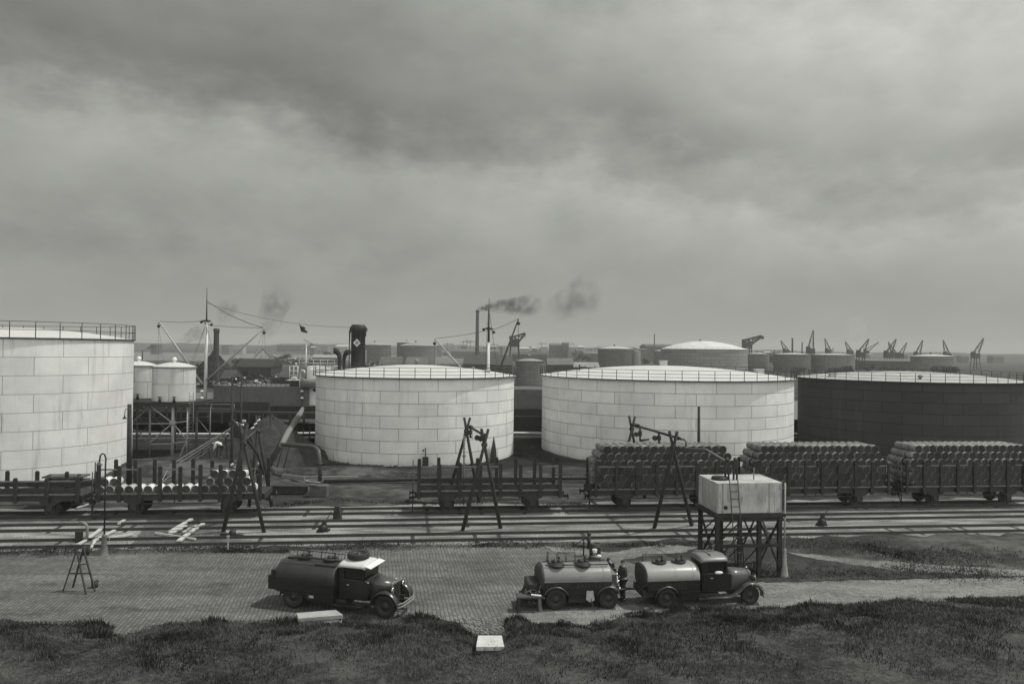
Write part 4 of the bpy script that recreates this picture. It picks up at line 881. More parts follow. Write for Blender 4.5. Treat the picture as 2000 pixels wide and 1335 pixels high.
ORD = ['', 'first', 'second', 'third', 'fourth', 'fifth', 'sixth', 'seventh', 'eighth', 'ninth', 'tenth', 'eleventh', 'twelfth', 'thirteenth', 'fourteenth', 'fifteenth', 'sixteenth', 'seventeenth', 'eighteenth']
ROWN = ['bottom', 'second lowest', 'third lowest', 'third highest', 'second highest', 'top']
first = {id(d_dark): True, id(d_pale): True}
def put_drum(src, wg, x, y, z, label, group):
    t, s_, L, zd_ = wg; o = src if first[id(src)] else src.copy()
    if not first[id(src)]: col.objects.link(o)
    first[id(src)] = False
    o.location = t.location + TD * x + TN * y + Vector((0, 0, z)); o.rotation_euler = (0, 0, TR)
    # every drum is rolled a little differently
    o.rotation_euler = (Matrix.Rotation(TR, 3, 'Z') @ Matrix.Rotation(rnd.uniform(0, 6.28), 3, 'Y')).to_euler()
    tag(o, label, 'drum', group)
PITCH = .548; ROWH = .478
def dpos(counts, r, k): return (k - (counts[r] - 1) / 2) * PITCH
rear = MB(); CN = [17, 18, 17, 18, 17, 16]
for key, rows, wname in (('mid', range(6), 'wagon behind right gantry'), ('right', range(6), 'wagon right of water tank'), ('last', (3, 4, 5), 'rightmost wagon')):
    wg = W[key]; t, s_, L, zd_ = wg
    for r in range(6):
        z = zd_ + DRW + .02 + r * ROWH
        for k in range(CN[r]):
            x = dpos(CN, r, k) + rnd.uniform(-.008, .008)
            if r in rows: put_drum(d_dark, wg, x, -.87 + max(0, r - 3) * .13 + rnd.uniform(-.08, .05), z, 'dark drum, %s from left in %s row, %s' % (ORD[k + 1], ROWN[r], wname), 'drums stacked on the ' + wname)
            for y in ((-.87, .1, 1.0) if r not in rows else (.12 + max(0, r - 3) * .08, 1.0)):
                if r < 3 and 2 < k < CN[r] - 2 and y > .5: continue
                p = t.location + TD * x + TN * y + Vector((0, 0, z)); a = p - TN * .43; b = p + TN * .43
                rear.path([a, b], DRW, 12)
o = rear.build('drum_stack', G(.22, .45, .3, 2.5, name='steel_drum_body')); o.data.materials.append(G(.03, .6, .35, 4, name='steel_drum_head'))  # rear heads get the same painted-in shade
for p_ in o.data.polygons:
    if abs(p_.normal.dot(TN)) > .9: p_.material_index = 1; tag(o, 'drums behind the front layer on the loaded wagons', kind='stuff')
wg = W['left']; zl = wg[3] + DRW + .02; lx = lambda px: on_side(px, NC - .87) - wg[1]
low = [198, 218, 238, 256, 274, 293, 311, 330, 350, 369, 387, 405, 423, 441, 459, 477, 495]
xs0 = lx(198); xs = [xs0 + i * .575 for i in range(17)]
for i, x in enumerate(xs): put_drum(d_pale, wg, x, -.85, zl, 'pale drum, %s from left in the bottom row, left wagon' % ORD[i + 1], 'pale drums on the left wagon')
for i, x in enumerate(((xs[0] + xs[1]) / 2 - .05, (xs[1] + xs[2]) / 2 - .05)): put_drum(d_pale, wg, x, -.8, zl + ROWH, 'pale drum on top at the left end of the left wagon, %s' % ('left of two' if i == 0 else 'right of two'), 'pale drums on the left wagon')
for r in (1, 2):
    for i in range(6 - r):
        x = xs[11] + .575 / 2 * r + i * .575; put_drum(d_pale, wg, x, -.85, zl + r * ROWH, 'pale drum, %s from left in %s row of right stack, left wagon' % (ORD[i + 1], ('', 'middle', 'top')[r]), 'pale drums on the left wagon')
q = wg[0].location + TD * (lx(304)) + TN * -.2 + Vector((0, 0, zl + .22)); m = MB(); m.bar(q, q + Vector((.35, .2, .85)), .14, .04); m.bar(q + Vector((0, .0, .0)), q + Vector((.6, .1, .5)), .12, .04)
tag(m.build('loose_boards', M_lwood, None), 'two pale boards standing askew among the drums on the left wagon', 'boards')

# ================================================================== LOADING GANTRIES
def gantry(label, fL, fR, cr_, top_dz, Yf, rL, rR, rc, Yr, pipe, name='loading_gantry', legw=.22, valves=(), low_dz=.9):
    a = gr(*fL); b = gr(*fR); base = Vector(((a.x + b.x) / 2, (a.y + b.y) / 2, 0)); t = thing(name, label, 'loading gantry', base, 0, 'filling gantries straddling the tracks')
    def frame(p, q, c, sc_=legw):
        p = Vector((p.x, p.y, -.05)); q = Vector((q.x, q.y, -.05))
        for u_, oy in ((p, -.1), (q, .1)):
            d = (c - u_); e = u_ + d * ((c.z + top_dz) / c.z); off = Vector((0, oy, 0)); m = MB(); m.path([u_ + off - base, u_.lerp(e, .5) + off - base, e + off - base], [sc_ * .55, sc_ * .5, sc_ * .4], 8); m.build('leg', M_wood, t)
        m = MB(); m.ball(c - base, .2, 8, 5); m.build('joint', M_steel, t)
    c1 = at(cr_[0], cr_[1], Yf); c2 = at(rc[0], rc[1], Yr); frame(a, b, c1)
    ra = at(rL[0], 800, Yr); rb_ = at(rR[0], 800, Yr); frame(ra, rb_, c2)
    p = at(pipe[0][0], pipe[0][1], Yr); q = at(pipe[1][0], pipe[1][1], Yf); m = MB(); e = q + (q - p).normalized() * pipe[2]
    m.tube(p - base, e - base, .085, n=8); m.tube(p.lerp(q, .08) - base, p.lerp(q, .16) - base, .16, n=8); m.tube(p.lerp(q, .9) - base, p.lerp(q, .95) - base, .13, n=8); m.build('feed_pipe', M_steel, t)
    for f, L, sw in valves:
        v_ = p.lerp(q, f) - base; m = MB(); m.tube(v_, v_ - Vector((0, 0, L)), .07, n=6); m.tube(v_ + Vector((-.28, 0, -L * .55)), v_ + Vector((.12, 0, -L * .55)), .13, n=8); m.tube(v_ + Vector((-.28, -.12, -L * .55)), v_ + Vector((-.28, .12, -L * .55)), .17, n=8)
        m.tube(v_ - Vector((0, 0, L)), v_ - Vector((-sw, 0, L - .12)), .085, n=6); m.tube(v_ - Vector((0, 0, L * .3)), v_ - Vector((0, 0, L * .42)), .14, n=8); m.build('valve', M_steel, t)
    return t, base, p, q, e
g1, b1, p1, q1, e1 = gantry('middle gantry of crossed poles over the empty wagon', (903, 1035), (978, 1032), (946, 868), .95, 46.3, (874, 0), (938, 0), (911, 841), 55.3, ((916, 832), (948, 851), .2), valves=((.1, .75, .1), (.8, .45, -.2)))
m = MB(); q = at(907, 846, 54.9) - b1; m.tube(q, Vector((q.x, q.y, .05)), .07, n=8); m.lathe([(.01, 0), (.13, 0), (.13, .12), (.01, .12)], (q.x, q.y, 3.3), n=8); m.build('riser_pipe', M_frame, g1)
g2, b2, p2, q2, e2 = gantry('right gantry of crossed poles over the drum wagon', (1277, 1030), (1352, 1027), (1315, 872), .95, 46.6, (1203, 0), (1262, 0), (1234, 837), 57.5, ((1234, 828), (1331, 857), .0), valves=((.20, 1.0, .65), (.6, .7, .05)))
m = MB(); q = at(1340, 862, 46.0) - b2; m.path([q2 - b2, q + Vector((-.1, 0, .12)), q, q - Vector((0, 0, .35))], .07, 8); m.tube(q - Vector((0, 0, .3)), q - Vector((0, 0, .42)), .12, n=8); w1 = at(1421, 902, 41.6) - b2
m.path([q - Vector((0, 0, .4)), q.lerp(w1, .5) + Vector((0, 0, .12)), w1], .055, 6); m.build('delivery_pipe', M_frame, g2)
g3, b3, p3, q3, e3 = gantry('left gantry of crossed poles by the men on the left wagon', (437, 1037), (515, 1040), (476, 866), 1.1, 45.4, (490, 0), (533, 0), (504, 842), 52.9, ((503, 838), (475, 862), .3), valves=((.5, .5, .1),))
m = MB()
for k, (x, y) in enumerate(((463, 830), (473, 829), (505, 820), (499, 827), (493, 835))):
    q = at(x, y, 50.5 + k * .4) - b3; m.box(q, (.20, .10, .10), 0, Matrix.Rotation(R(-30 if k > 1 else 0), 3, 'Y'))
m.build('pulley_blocks', M_shirt, g3)
m = MB(); m.bar(at(454, 822, 46) - b3, at(480, 852, 46) - b3, .2); m.bar(at(483, 858, 46.5) - b3, at(503, 885, 48) - b3, .16); m.bar(at(503, 885, 48) - b3, at(515, 925, 50) - b3, .14); m.path([at(468, 838, 46.2) - b3, at(472, 848, 46.2) - b3, at(477, 851, 46.2) - b3, at(480, 846, 46.2) - b3], .06, 6); m.build('sling', M_steel, g3)

# poles and lamps
def pole(px, ytop, ybase, Y, label, wd=.2, ins=False, lean=0.0, z0=0.0, name='telegraph_pole'):
    b = at(px, ybase, Y); tp = at(px + lean, ytop, Y); t = thing(name, label, 'pole', (b.x, Y, 0)); m = MB(); m.tube((0, 0, z0 - .1), (tp.x - b.x, 0, tp.z), wd * .62, wd * .42, 10); m.build('shaft', M_wood, t)
    if ins:
        m = MB()
        for s_, k in ((1, 0), (-1, 1)): z = tp.z - .25 - k * .45; m.lathe([(.01, z), (.06, z), (.07, z + .06), (.03, z + .13), (.01, z + .14)], (s_ * .2, -.02, 0), n=8)
        m.build('insulators', M_shirt, t); m = MB(); [m.bar((-.28, 0, tp.z - .27 - k * .45), (.28, 0, tp.z - .27 - k * .45), .06) for k in range(2)]; m.build('crossarm', M_steel, t)
    return t
pole(453.5, 735, 905, 60, 'left one of two slim telegraph poles behind the left gantry', .2, True)
pole(471.5, 733, 870, 66, 'right one of two slim telegraph poles behind the left gantry', .17, True)
pole(1365, 793, 905, 60, 'plain dark post standing before the widest tank', .24, name='post')
lp = pole(253, 789, 905, 60, 'dark post with a small hooked lamp before the tall pale tank', .36, name='lamp_post'); z = at(253, 799, 60).z
m = MB(); m.path([(0, -.1, z - .35), (-.12, -.1, z), (-.28, -.1, z + .05), (-.38, -.1, z - .15), (-.4, -.1, z - .5)], .025, 6); m.build('bracket', M_steel, lp)
m = MB(); m.lathe([(.04, z - .45), (.06, z - .6), (.2, z - .72), (.01, z - .72)], (-.4, -.1, 0), n=12); m.build('lamp_shade', M_steel, lp)
b = gr(203, 1083); lp = thing('lamp_post', 'tall gooseneck lamp post with a flared pale foot at the left', 'lamp post', (b.x, b.y, 0)); h = at(201, 885, b.y).z
m = MB(); m.path([(0, 0, .9), (0, 0, h - .55), (.02, 0, h - .3), (-.05, 0, h - .05), (-.17, 0, h), (-.28, 0, h - .12), (-.32, 0, h - .45)], .042, 8); m.build('pole', M_steel, lp)
m = MB(); m.lathe([(.27, 0), (.22, .06), (.15, .5), (.11, .9), (.13, .95), (.13, 1.02), (.05, 1.08)], n=16); m.build('pedestal', G(.12, .7, .3, 3, name='lamp_foot'), lp)
m = MB(); m.lathe([(.03, h - .42), (.06, h - .5), (.17, h - .62), (.01, h - .62)], (-.32, 0, 0), n=14); m.build('lamp_shade', M_mid, lp)

# ================================================================== WATER TANK ON LEGS
fl_ = Vector((403 / 1500 * 37.5, 37.5, 0)); wt = thing('water_tank', 'rectangular pale iron tank on braced legs behind the right tanker', 'water tank', (fl_.x, fl_.y, 0), TR); Wd, Dp = 3.35, 2.5; zb_, zt_ = 3.12, 4.62
def wt_mat():
    m, t, p = nmat('stained_tank_paint'); n = N(t); c = n.coord(); st = n.noise(n.mapv(c, (1.3, 1.3, .25)), 1.6, 5, .6); st2 = n.noise(n.mapv(c, (4, 4, .75)), 1.9, 4, .7); b = n.noise(c, 1.2, 5)
    k = n.m('SUBTRACT', 1.0, n.m('MULTIPLY', n.step(st, .5, .8), .4)); k = n.m('MULTIPLY', k, n.m('SUBTRACT', 1.0, n.m('MULTIPLY', n.step(st2, .54, .66), .5))); k = n.m('MULTIPLY', k, n.mix(b, .85, 1.1))
    n.put(n.m('MULTIPLY', n.m('MULTIPLY', k, n.mix(n.step(n.noise(c, .8, 4, .65), .35, .65), .72, 1.05)), .52), p.inputs['Base Color']); p.inputs['Roughness'].default_value = .7; return m
M_wt = wt_mat(); m = MB(); m.box((Wd / 2, Dp / 2, (zb_ + zt_) / 2), (Wd, Dp, zt_ - zb_)); m.build('tank_body', M_wt, wt, bevel=.03)
m = MB()
for x, y in ((.05, -.01), (Wd - .05, -.01), (Wd * .09, -.01), (Wd * .8, -.01)): m.box((x, y, (zb_ + zt_) / 2), (.05, .03, zt_ - zb_ - .04))
m.box((-.01, Dp * .75, (zb_ + zt_) / 2), (.03, .05, zt_ - zb_ - .05)); m.build('corner_strip', G(.3, .7, .3, 3, name='strip_paint'), wt)
m = MB(); m.box((Wd / 2, Dp / 2, zb_ - .1), (Wd + .3, Dp + .2, .16)); m.box((Wd / 2, .1, zb_ - .26), (Wd + .1, .2, .18)); m.box((Wd / 2, Dp - .1, zb_ - .26), (Wd + .1, .2, .18)); m.build('platform', M_wood, wt)
for yi, y in enumerate((.1, Dp - .1)):
    for i, x in enumerate((.08, Wd * .36, Wd * .66, Wd - .08)):
        m = MB(); m.box((x, y, (zb_ - .34) / 2), (.19 if i != 1 else .15, .19, zb_ - .34)); m.build('leg', M_wood, wt)
        if i < 3:
            x2 = (.08, Wd * .36, Wd * .66, Wd - .08)[i + 1]; m = MB(); m.bar((x, y - .12, zb_ - .4), (x2, y - .12, .35), .13, .05) if i == 2 else m.bar((x, y - .12, 1.7), (x2, y - .12, zb_ - .4), .07, .05); m.bar((x, y + .12, .35), (x2, y + .12, zb_ - .4 if i == 2 else 1.4), .11 if i == 2 else .05, .05); m.build('brace', M_wood, wt)
    m = MB(); m.box((Wd / 2, y - .13, 1.55), (Wd, .07, .16)); m.build('brace', M_wood, wt)
for x in (.08, Wd - .08):
    m = MB(); m.bar((x, .1, .4), (x, Dp - .1, zb_ - .4), .1, .05); m.bar((x, Dp - .1, .4), (x, .1, zb_ - .4), .1, .05); m.build('brace', M_wood, wt)
m = MB(); lxx = Wd * .18
for dx in (0, .42): m.tube((lxx + dx + .12, -.75, .1), (lxx + dx, -.08, zt_ + .15), .03, n=6)
for k in range(13): f = (k + .5) / 13; m.tube((lxx + .12 * (1 - f), -.75 + .67 * f, .1 + (zt_ + .05) * f), (lxx + .42 + .12 * (1 - f), -.75 + .67 * f, .1 + (zt_ + .05) * f), .02, n=5)
m.build('ladder', M_steel, wt)
m = MB(); m.lathe([(.01, 0), (.42, 0), (.42, .12), (.36, .16), (.01, .17)], (.55, 1.0, zt_), n=20); m.build('manhole', M_steel, wt)
m = MB(); m.lathe([(.01, -.03), (.1, -.03), (.1, 0)], (.45, 0, zb_ + .3), n=12, axis='Y'); m.build('gauge', M_steel, wt)
m = MB()
for x in (.75, .92, 1.18, 1.35): m.tube((x, .8, zt_), (x, .8, zt_ + .95), .055, n=8)
for x in (.83, 1.27): m.box((x, .8, zt_ + .75), (.26, .2, .35)); m.ball((x, .8, zt_ + 1.0), .12, 8, 5)
m.build('filling_valves', M_steel, wt)
m = MB(); m.tube((Wd * .68, .9, zt_), (Wd * .68, .9, zt_ + .6), .03, n=6); m.build('vent_pipe', M_frame, wt)
m = MB(); m.tube((Wd + .12, -.05, zt_ - .02), (Wd + .12, -.05, 1.3), .045, n=8); m.lathe([(.2, 0), (.15, .35), (.09, .8), (.11, .85), (.08, .95), (.10, 1.0), (.07, 1.25), (.09, 1.3), (.05, 1.4)], (Wd + .12, -.05, 0), n=14); m.build('outlet_pipe', G(.34, .7, .3, 4, name='pipe_paint'), wt)

# ================================================================== TANKER TRUCKS
M_truck = G(.018, .33, .12, 1.5, name='dark_lorry_paint', spec=.5); M_tank2 = G(.30, .38, .08, 1.2, name='grey_tank_paint', spec=.6); M_tank1 = G(.04, .45, .25, .9, name='dark_tank_side', spec=.5)
M_letter = G(.017, .6, .1, 2, name='lettering_paint'); M_letter2 = G(.05, .6, .1, 2, name='lettering_grey'); M_chrome = G(.6, .2, .05, 2, metal=1.0, name='bright_metal')
def wheel(par, x, y, r, wd, name='wheel'):
    w_ = bpy.data.objects.new(name, None); col.objects.link(w_); w_.parent = par; w_.location = (x, y, r); CH.setdefault(par.name, []).append(w_); w_.empty_display_size = .1
    h = wd / 2; m = MB(); m.lathe([(r * .62, -h * .8), (r * .7, -h), (r * .93, -h * .95), (r, -h * .6), (r, h * .6), (r * .93, h * .95), (r * .7, h), (r * .62, h * .8)], n=28, axis='Y'); m.build('tyre', M_tyre, w_)
    m = MB(); m.lathe([(r * .64, -h * .75), (r * .6, -h * .55), (r * .45, -h * .25), (r * .22, -h * .5), (r * .18, -h * .95), (.005, -h)], n=24, axis='Y'); m.lathe([(r * .64, h * .75), (r * .45, h * .3), (.005, h * .4)], n=24, axis='Y')
    for k in range(6):
        a = k * 1.047; m.ball((r * .4 * math.cos(a), -h * .35, r * .4 * math.sin(a)), r * .07, 6, 4)
    m.build('rim', G(.035, .5, .2, 3, name='rim_paint'), w_); return w_
def sect(x, w_, h, zc, n=24, p_=2.6):
    out_ = []
    for k in range(n):
        a = 2 * math.pi * k / n; c, s_ = math.cos(a), math.sin(a); out_.append(Vector((x, w_ / 2 * math.copysign(abs(c) ** (2 / p_), c), zc + h / 2 * math.copysign(abs(s_) ** (2 / p_), s_))))
    return out_
def tank_body(par, x0, x1, w_, h, zc, mat, name='tank', bands=True, p_=2.5):
    m = MB(); e = .07; rings = [sect(x0, w_ * .3, h * .3, zc, p_=p_), sect(x0 + .002, w_ * .9, h * .9, zc, p_=p_), sect(x0 + e * .2, w_ * .98, h * .98, zc, p_=p_), sect(x0 + e, w_, h, zc, p_=p_), sect((x0 + x1) / 2, w_, h, zc, p_=p_), sect(x1 - e, w_, h, zc, p_=p_), sect(x1 - e * .2, w_ * .98, h * .98, zc, p_=p_), sect(x1 - .002, w_ * .9, h * .9, zc, p_=p_), sect(x1, w_ * .3, h * .3, zc, p_=p_)]
    m.loft(rings, True, True); o = m.build(name, mat, par)
    if bands:
        for f in (.16, .55, .88):
            m = MB(); x = x0 + (x1 - x0) * f; m.loft([sect(x - .02, w_ + .015, h + .015, zc, p_=p_), sect(x + .02, w_ + .015, h + .015, zc, p_=p_)], False, False); m.build('tank_band', mat, par)
    return o
def arch(par, xc, zc, r, a0, a1, y, wd, mat, name='fender', th=.03, tail=None):
    prof = [(xc + r * math.cos(R(a)), zc + r * math.sin(R(a))) for a in [a0 + (a1 - a0) * i / 14 for i in range(15)]]
    if tail: prof = tail + prof if tail[0][0] < prof[0][0] else prof + tail
    m = MB(); rings = []
    for x, z in prof: rings.append([Vector((x, y - wd / 2, z - .05)), Vector((x, y - wd / 2 + .04, z)), Vector((x, y, z + .03)), Vector((x, y + wd / 2 - .04, z)), Vector((x, y + wd / 2, z - .05)), Vector((x, y, z - .01))])
    m.loft(rings, True, True); return m.build(name, mat, par)
def lettering(par, txt, x, y, z, size, mat, ext=.006, sx=1.0):
    c = bpy.data.curves.new('lettering', 'FONT'); c.body = txt; c.size = size; c.extrude = ext; c.align_x = 'LEFT'; c.align_y = 'CENTER'
    tmp = bpy.data.objects.new('lettering', c); col.objects.link(tmp); bpy.context.view_layer.update(); me = bpy.data.meshes.new_from_object(tmp.evaluated_get(bpy.context.evaluated_depsgraph_get())); bpy.data.objects.remove(tmp)
    me.materials.clear(); me.materials.append(mat); o = bpy.data.objects.new('lettering', me); col.objects.link(o); o.parent = par; o.location = (x, y, z); o.rotation_euler = (R(90), 0, 0); o.scale = (sx, 1, 1); CH.setdefault(par.name, []).append(o); return o
def manhole(par, x, z, mat=None):
    m = MB(); m.lathe([(.30, z - .10), (.30, z + .02), (.33, z + .03), (.33, z + .07), (.26, z + .07), (.24, z + .02), (.01, z + .03)], (x, 0, 0), n=18); m.lathe([(.01, z), (.13, z), (.13, z + .15), (.01, z + .17)], (x - .04, 0, 0), n=12); m.tube((x + .15, .05, z), (x + .15, .05, z + .24), .03, n=6); m.ball((x + .15, .05, z + .25), .06, 8, 5); m.build('manhole', mat or M_steel, par)
def rail_top(par, x0, x1, z, h, y, n_=3):
    m = MB()
    for k in range(n_): x = x0 + (x1 - x0) * k / (n_ - 1); m.tube((x, y, z - .1), (x, y, z + h), .02, n=5)
    m.tube((x0, y, z + h), (x1, y, z + h), .022, n=5); m.build('catwalk_rail', M_steel, par)
def cab_and_hood(par, WB, xb, mat, white_roof=False, r=.42):
    xw = xb + 1.15; xh = WB + .12; hw = .66; zr = 2.02; m = MB()
    sl = [(xb, .60, 1.55), (xb, hw * 1.0, 1.62)]
    # cab shell: outline side profile swept across, with a rounded roof
    out_ = [(xb, .58), (xw + .12, .58), (xw + .20, .8), (xw + .16, 1.42), (xw + .02, 1.44), (xw + .02, 1.46)]
    m.prism([(xb, .58), (xw + .10, .58), (xw + .22, .85), (xw + .22, 1.34), (xw + .05, 1.42), (xb, 1.42)], 1.34, (0, 0, 0)); m.build('cab_body', mat, par, bevel=.05)
    m = MB(); m.box((xb + .05, 0, 1.68), (.1, 1.28, .56)); m.build('cab_back', mat, par)
    for y in (-.64, .64):
        for px_, pw in ((xw - .03, .07), (xb + .15, .2)): m = MB(); m.box((px_, y, 1.66), (pw, .06, .54)); m.build('cab_pillar', mat, par)
    m = MB(); rings = [[Vector((x, y * s_, z)) for y, z in ((-.70, zr - .12), (-.68, zr - .03), (-.5, zr + .05), (0, zr + .10), (.5, zr + .05), (.68, zr - .03), (.70, zr - .12))] for x, s_ in ((xb - .04, .96), (xb + .1, 1.0), (xw - .1, 1.0), (xw + .06, .97))]
    m.loft([[v - Vector((0, 0, .04 if i in (0, 3) else 0)) for v in r_] for i, r_ in enumerate(rings)], True, True); rf = m.build('cab_roof', M_cap if white_roof else G(.19, .4, .2, 2, name='cab_roof_paint', spec=.6), par)
    m = MB(); m.box((xw + .17, 0, zr - .06), (.30, 1.36, .025), 0, Matrix.Rotation(R(14), 3, 'Y')); m.build('sun_visor', M_white if white_roof else mat, par)
    m = MB(); m.box((xw + .02, 0, 1.67), (.02, 1.2, .46)); m.build('windscreen', M_glass, par)
    for y in (-.655, .655):
        m = MB(); m.box(((xb + xw) / 2 + .08, y * .9, 1.66), (xw - xb - .34, .02, .44)); m.build('side_window', M_glass, par)
        m = MB(); m.box(((xb + xw) / 2 + .1, y * 1.035, 1.0), (xw - xb - .2, .02, .78)); dr = m.build('door', mat, par, bevel=.02); m = MB(); m.tube((xb + .35, y * 1.09, 1.2), (xb + .5, y * 1.09, 1.2), .02, n=6); m.build('handle', M_chrome, dr)
    m = MB()
    rr = lambda x, w1, z0, z1: [Vector((x, y, z)) for y, z in ((-w1, z0), (-w1, z1 - .16), (-w1 * .93, z1 - .06), (-w1 * .45, z1), (w1 * .45, z1), (w1 * .93, z1 - .06), (w1, z1 - .16), (w1, z0))]
    m.loft([rr(xw + .18, .54, .62, 1.43), rr((xw + xh) / 2, .45, .6, 1.40), rr(xh, .36, .58, 1.35)], True, True); m.build('bonnet', G(.055 if white_roof else .13, .3, .1, 1.5, name='bonnet_sheen_paint', spec=.7), par)  # lighter grey than the cab, with sky reflection put into the colour
    m = MB()
    for sg in (-1, 1):
        for k in range(9): x = xw + .35 + k * .055; m.box((x, sg * (.525 - (x - xw) * .15), 1.0), (.02, .02, .26))
    m.build('bonnet_louvre', M_black, par)
    m = MB(); m.loft([rr(xh, .38, .55, 1.37), rr(xh + .06, .37, .55, 1.36)], True, False); m.build('radiator_shell', M_mid, par); m = MB(); m.box((xh + .07, 0, .95), (.02, .58, .62)); [m.box((xh + .085, -.27 + k * .06, .95), (.01, .012, .6)) for k in range(10)]; m.build('grille', M_black, par); m = MB(); m.ball((xh + .03, 0, 1.42), .05, 8, 5); m.build('radiator_cap', M_chrome, par)
    for y in (-.52, .52):
        m = MB(); m.lathe([(.01, -.16), (.09, -.13), (.14, -.03), (.145, .02)], (xh + .12, y, 1.1), n=16, axis='X'); m.tube((xh + .05, y, .8), (xh + .08, y, 1.0), .025, n=6); hl = m.build('headlamp', M_black, par); m = MB(); m.lathe([(.142, .02), (.15, .03), (.11, .06), (.01, .075)], (xh + .12, y, 1.1), n=16, axis='X'); m.build('lens', M_chrome, hl)
    m = MB(); m.path([(WB + .60, -.82, .5), (WB + .72, -.5, .5), (WB + .74, 0, .5), (WB + .72, .5, .5), (WB + .60, .82, .5)], .045, 6); m.path([(WB + .60, -.80, .62), (WB + .72, -.5, .62), (WB + .74, 0, .62), (WB + .72, .5, .62), (WB + .60, .80, .62)], .03, 6)
    for y in (-.35, .35): m.bar((xh, y, .52), (WB + .72, y, .55), .06)
    m.build('bumper', M_mid, par)
    for y in (-.72, .72):
        arch(par, WB, r, r + .12, 150, -5, y, .34, G(.03 if white_roof else .06, .28, .1, 1.5, name='fender_paint', spec=.8), 'front_fender', tail=[(xb + .1, .40), (xw - .1, .40), (xw + .15, .42), (WB - .85, .46), (WB - .66, .54), (WB - .56, r + .2)])
        m = MB(); m.box(((xb + xw) / 2, y, .36), (xw - xb + .4, .30, .05)); m.build('running_board', M_steel, par)
def tanker(label, rear_px, head, WB, tankm, x0, x1, skirt_m, txt, tw=1.55, th=1.02, zc=1.24, white=False, tank_kind=1, name='tank_lorry', axY=1.45, r=.42):
    b = gr(*rear_px); hd = Vector((math.cos(R(head)), math.sin(R(head)), 0)); sd_ = Vector((-hd.y, hd.x, 0)); base = b + sd_ * (axY / 2)
    t = thing(name, label, 'tank lorry', (base.x, base.y, 0), R(head))
    for y in (-.68, .68): wheel(t, 0, y, r, .30); wheel(t, WB, y * .98, r * .98, .18)
    m = MB()
    for y in (-.36, .36): m.box(((x0 + WB) / 2 + .1, y, .60), (WB - x0 + .6, .09, .16))
    for x in (x0 + .1, .0, 1.2, WB): m.box((x, 0, .58), (.1, .8, .1))
    m.tube((0, -.68, .42), (0, .68, .42), .07, n=8); m.tube((WB, -.66, .42), (WB, .66, .42), .05, n=8); m.ball((0, 0, .42), .17, 8, 6); m.box((1.55, 0, .42), (1.7, 1.25, .26)); m.box((WB - .3, 0, .5), (1.0, .6, .3)); m.build('chassis_and_shade_box', M_black, t)  # includes a wide box added low between the axles to deepen the shade below
    tank_body(t, x0, x1, tw, th, zc, tankm)
    m = MB(); m.box(((x0 + x1) / 2, 0, .95), (x1 - x0 - .02, tw + .03, .46)); m.box(((r + .16 + x1) / 2, 0, .60), (x1 - r - .16, tw - .02, .36)); m.build('skirt_panel', skirt_m, t, bevel=.03)
    m = MB(); m.box(((x0 + x1) / 2, -tw / 2 - .02, 1.165), (x1 - x0 - .02, .03, .025)); m.box(((x0 + x1) / 2, -tw / 2 - .02, .70), (x1 - x0 - .02, .03, .025)); m.build('moulding', M_steel, t)
    for y in (-.70, .70): arch(t, 0, r, r + .12, 5, 175, y, .36, G(.045, .35, .1, 1.5, name='wing_paint', spec=.7), 'rear_fender')
    cab_and_hood(t, WB, x1 + .12, M_truck, white, r)
    if txt: lettering(t, txt[0], x0 + .18, -tw / 2 - .03, .93, txt[1], M_letter2, sx=txt[2])
    return t
t2 = tanker('tank lorry with a light grey tank, rightmost vehicle, coupled to the trailer', (1302, 1187), 9.0, 3.82, M_tank2, -.90, 1.50, M_truck, ('COLTASTES', .36, .84))
manhole(t2, -.1, 1.76); manhole(t2, .8, 1.76); rail_top(t2, -.7, .9, 1.72, .28, .45)
m = MB(); m.loft([sect(-.96, 1.5, 1.0, 1.22), sect(-.89, 1.57, 1.04, 1.24)], True, False); m.build('tank_end', M_steel, t2); m = MB(); m.box((-.8, 0, .62), (.5, 1.3, .3)); m.build('rear_crossmember', M_black, t2, bevel=.02)
m = MB(); m.ball((2.35, -.72, 1.44), (.20, .08, .07), 8, 5); m.build('pale_cloth', M_shirt, t2); m = MB(); m.box((2.1, .3, 2.13), (.9, .04, .06)); m.box((2.1, -.05, 2.13), (.04, .7, .05)); m.build('roof_rack', M_mid, t2)
t1 = tanker('black tank lorry with a white cab roof carrying a spare wheel, left vehicle', (573, 1186), -16.0, 4.2, M_tank1, -.80, 1.95, M_truck, None, 1.75, 1.1, 1.36, True, r=.48)
manhole(t1, .1, 1.95); manhole(t1, 1.35, 1.95); rail_top(t1, -.6, 1.7, 1.85, .22, .55)
m = MB(); m.box((-.92, 0, 1.12), (.30, 1.6, .84)); m.box((-1.16, 0, .96), (.26, 1.35, .60)); m.build('rear_locker', M_truck, t1, bevel=.04); m = MB(); m.lathe([(.12, -.06), (.17, 0), (.12, .06)], (-1.1, 0, .58), n=12, axis='X'); m.build('tow_hook', M_steel, t1)
m = MB(); m.box((.6, -.58, 1.80), (2.5, .05, .05)); m.box((.6, .58, 1.80), (2.5, .05, .05)); m.box((1.4, -.45, 1.86), (1.0, .3, .05)); m.path([(-.6, -.2, 1.93), (.2, -.25, 2.02), (1.2, -.2, 2.0), (1.9, 0, 1.95)], .04, 6); m.build('hose_rail', M_steel, t1)
sw = wheel(t1, 2.42, 0, .47, .24, 'spare_wheel'); sw.rotation_euler = (R(-90), 0, 0); sw.location = (2.60, .05, 2.24)
m = MB(); m.box((.95, -.93, .62), (.22, .02, .10)); m.build('number_plate', M_lwood, t1)
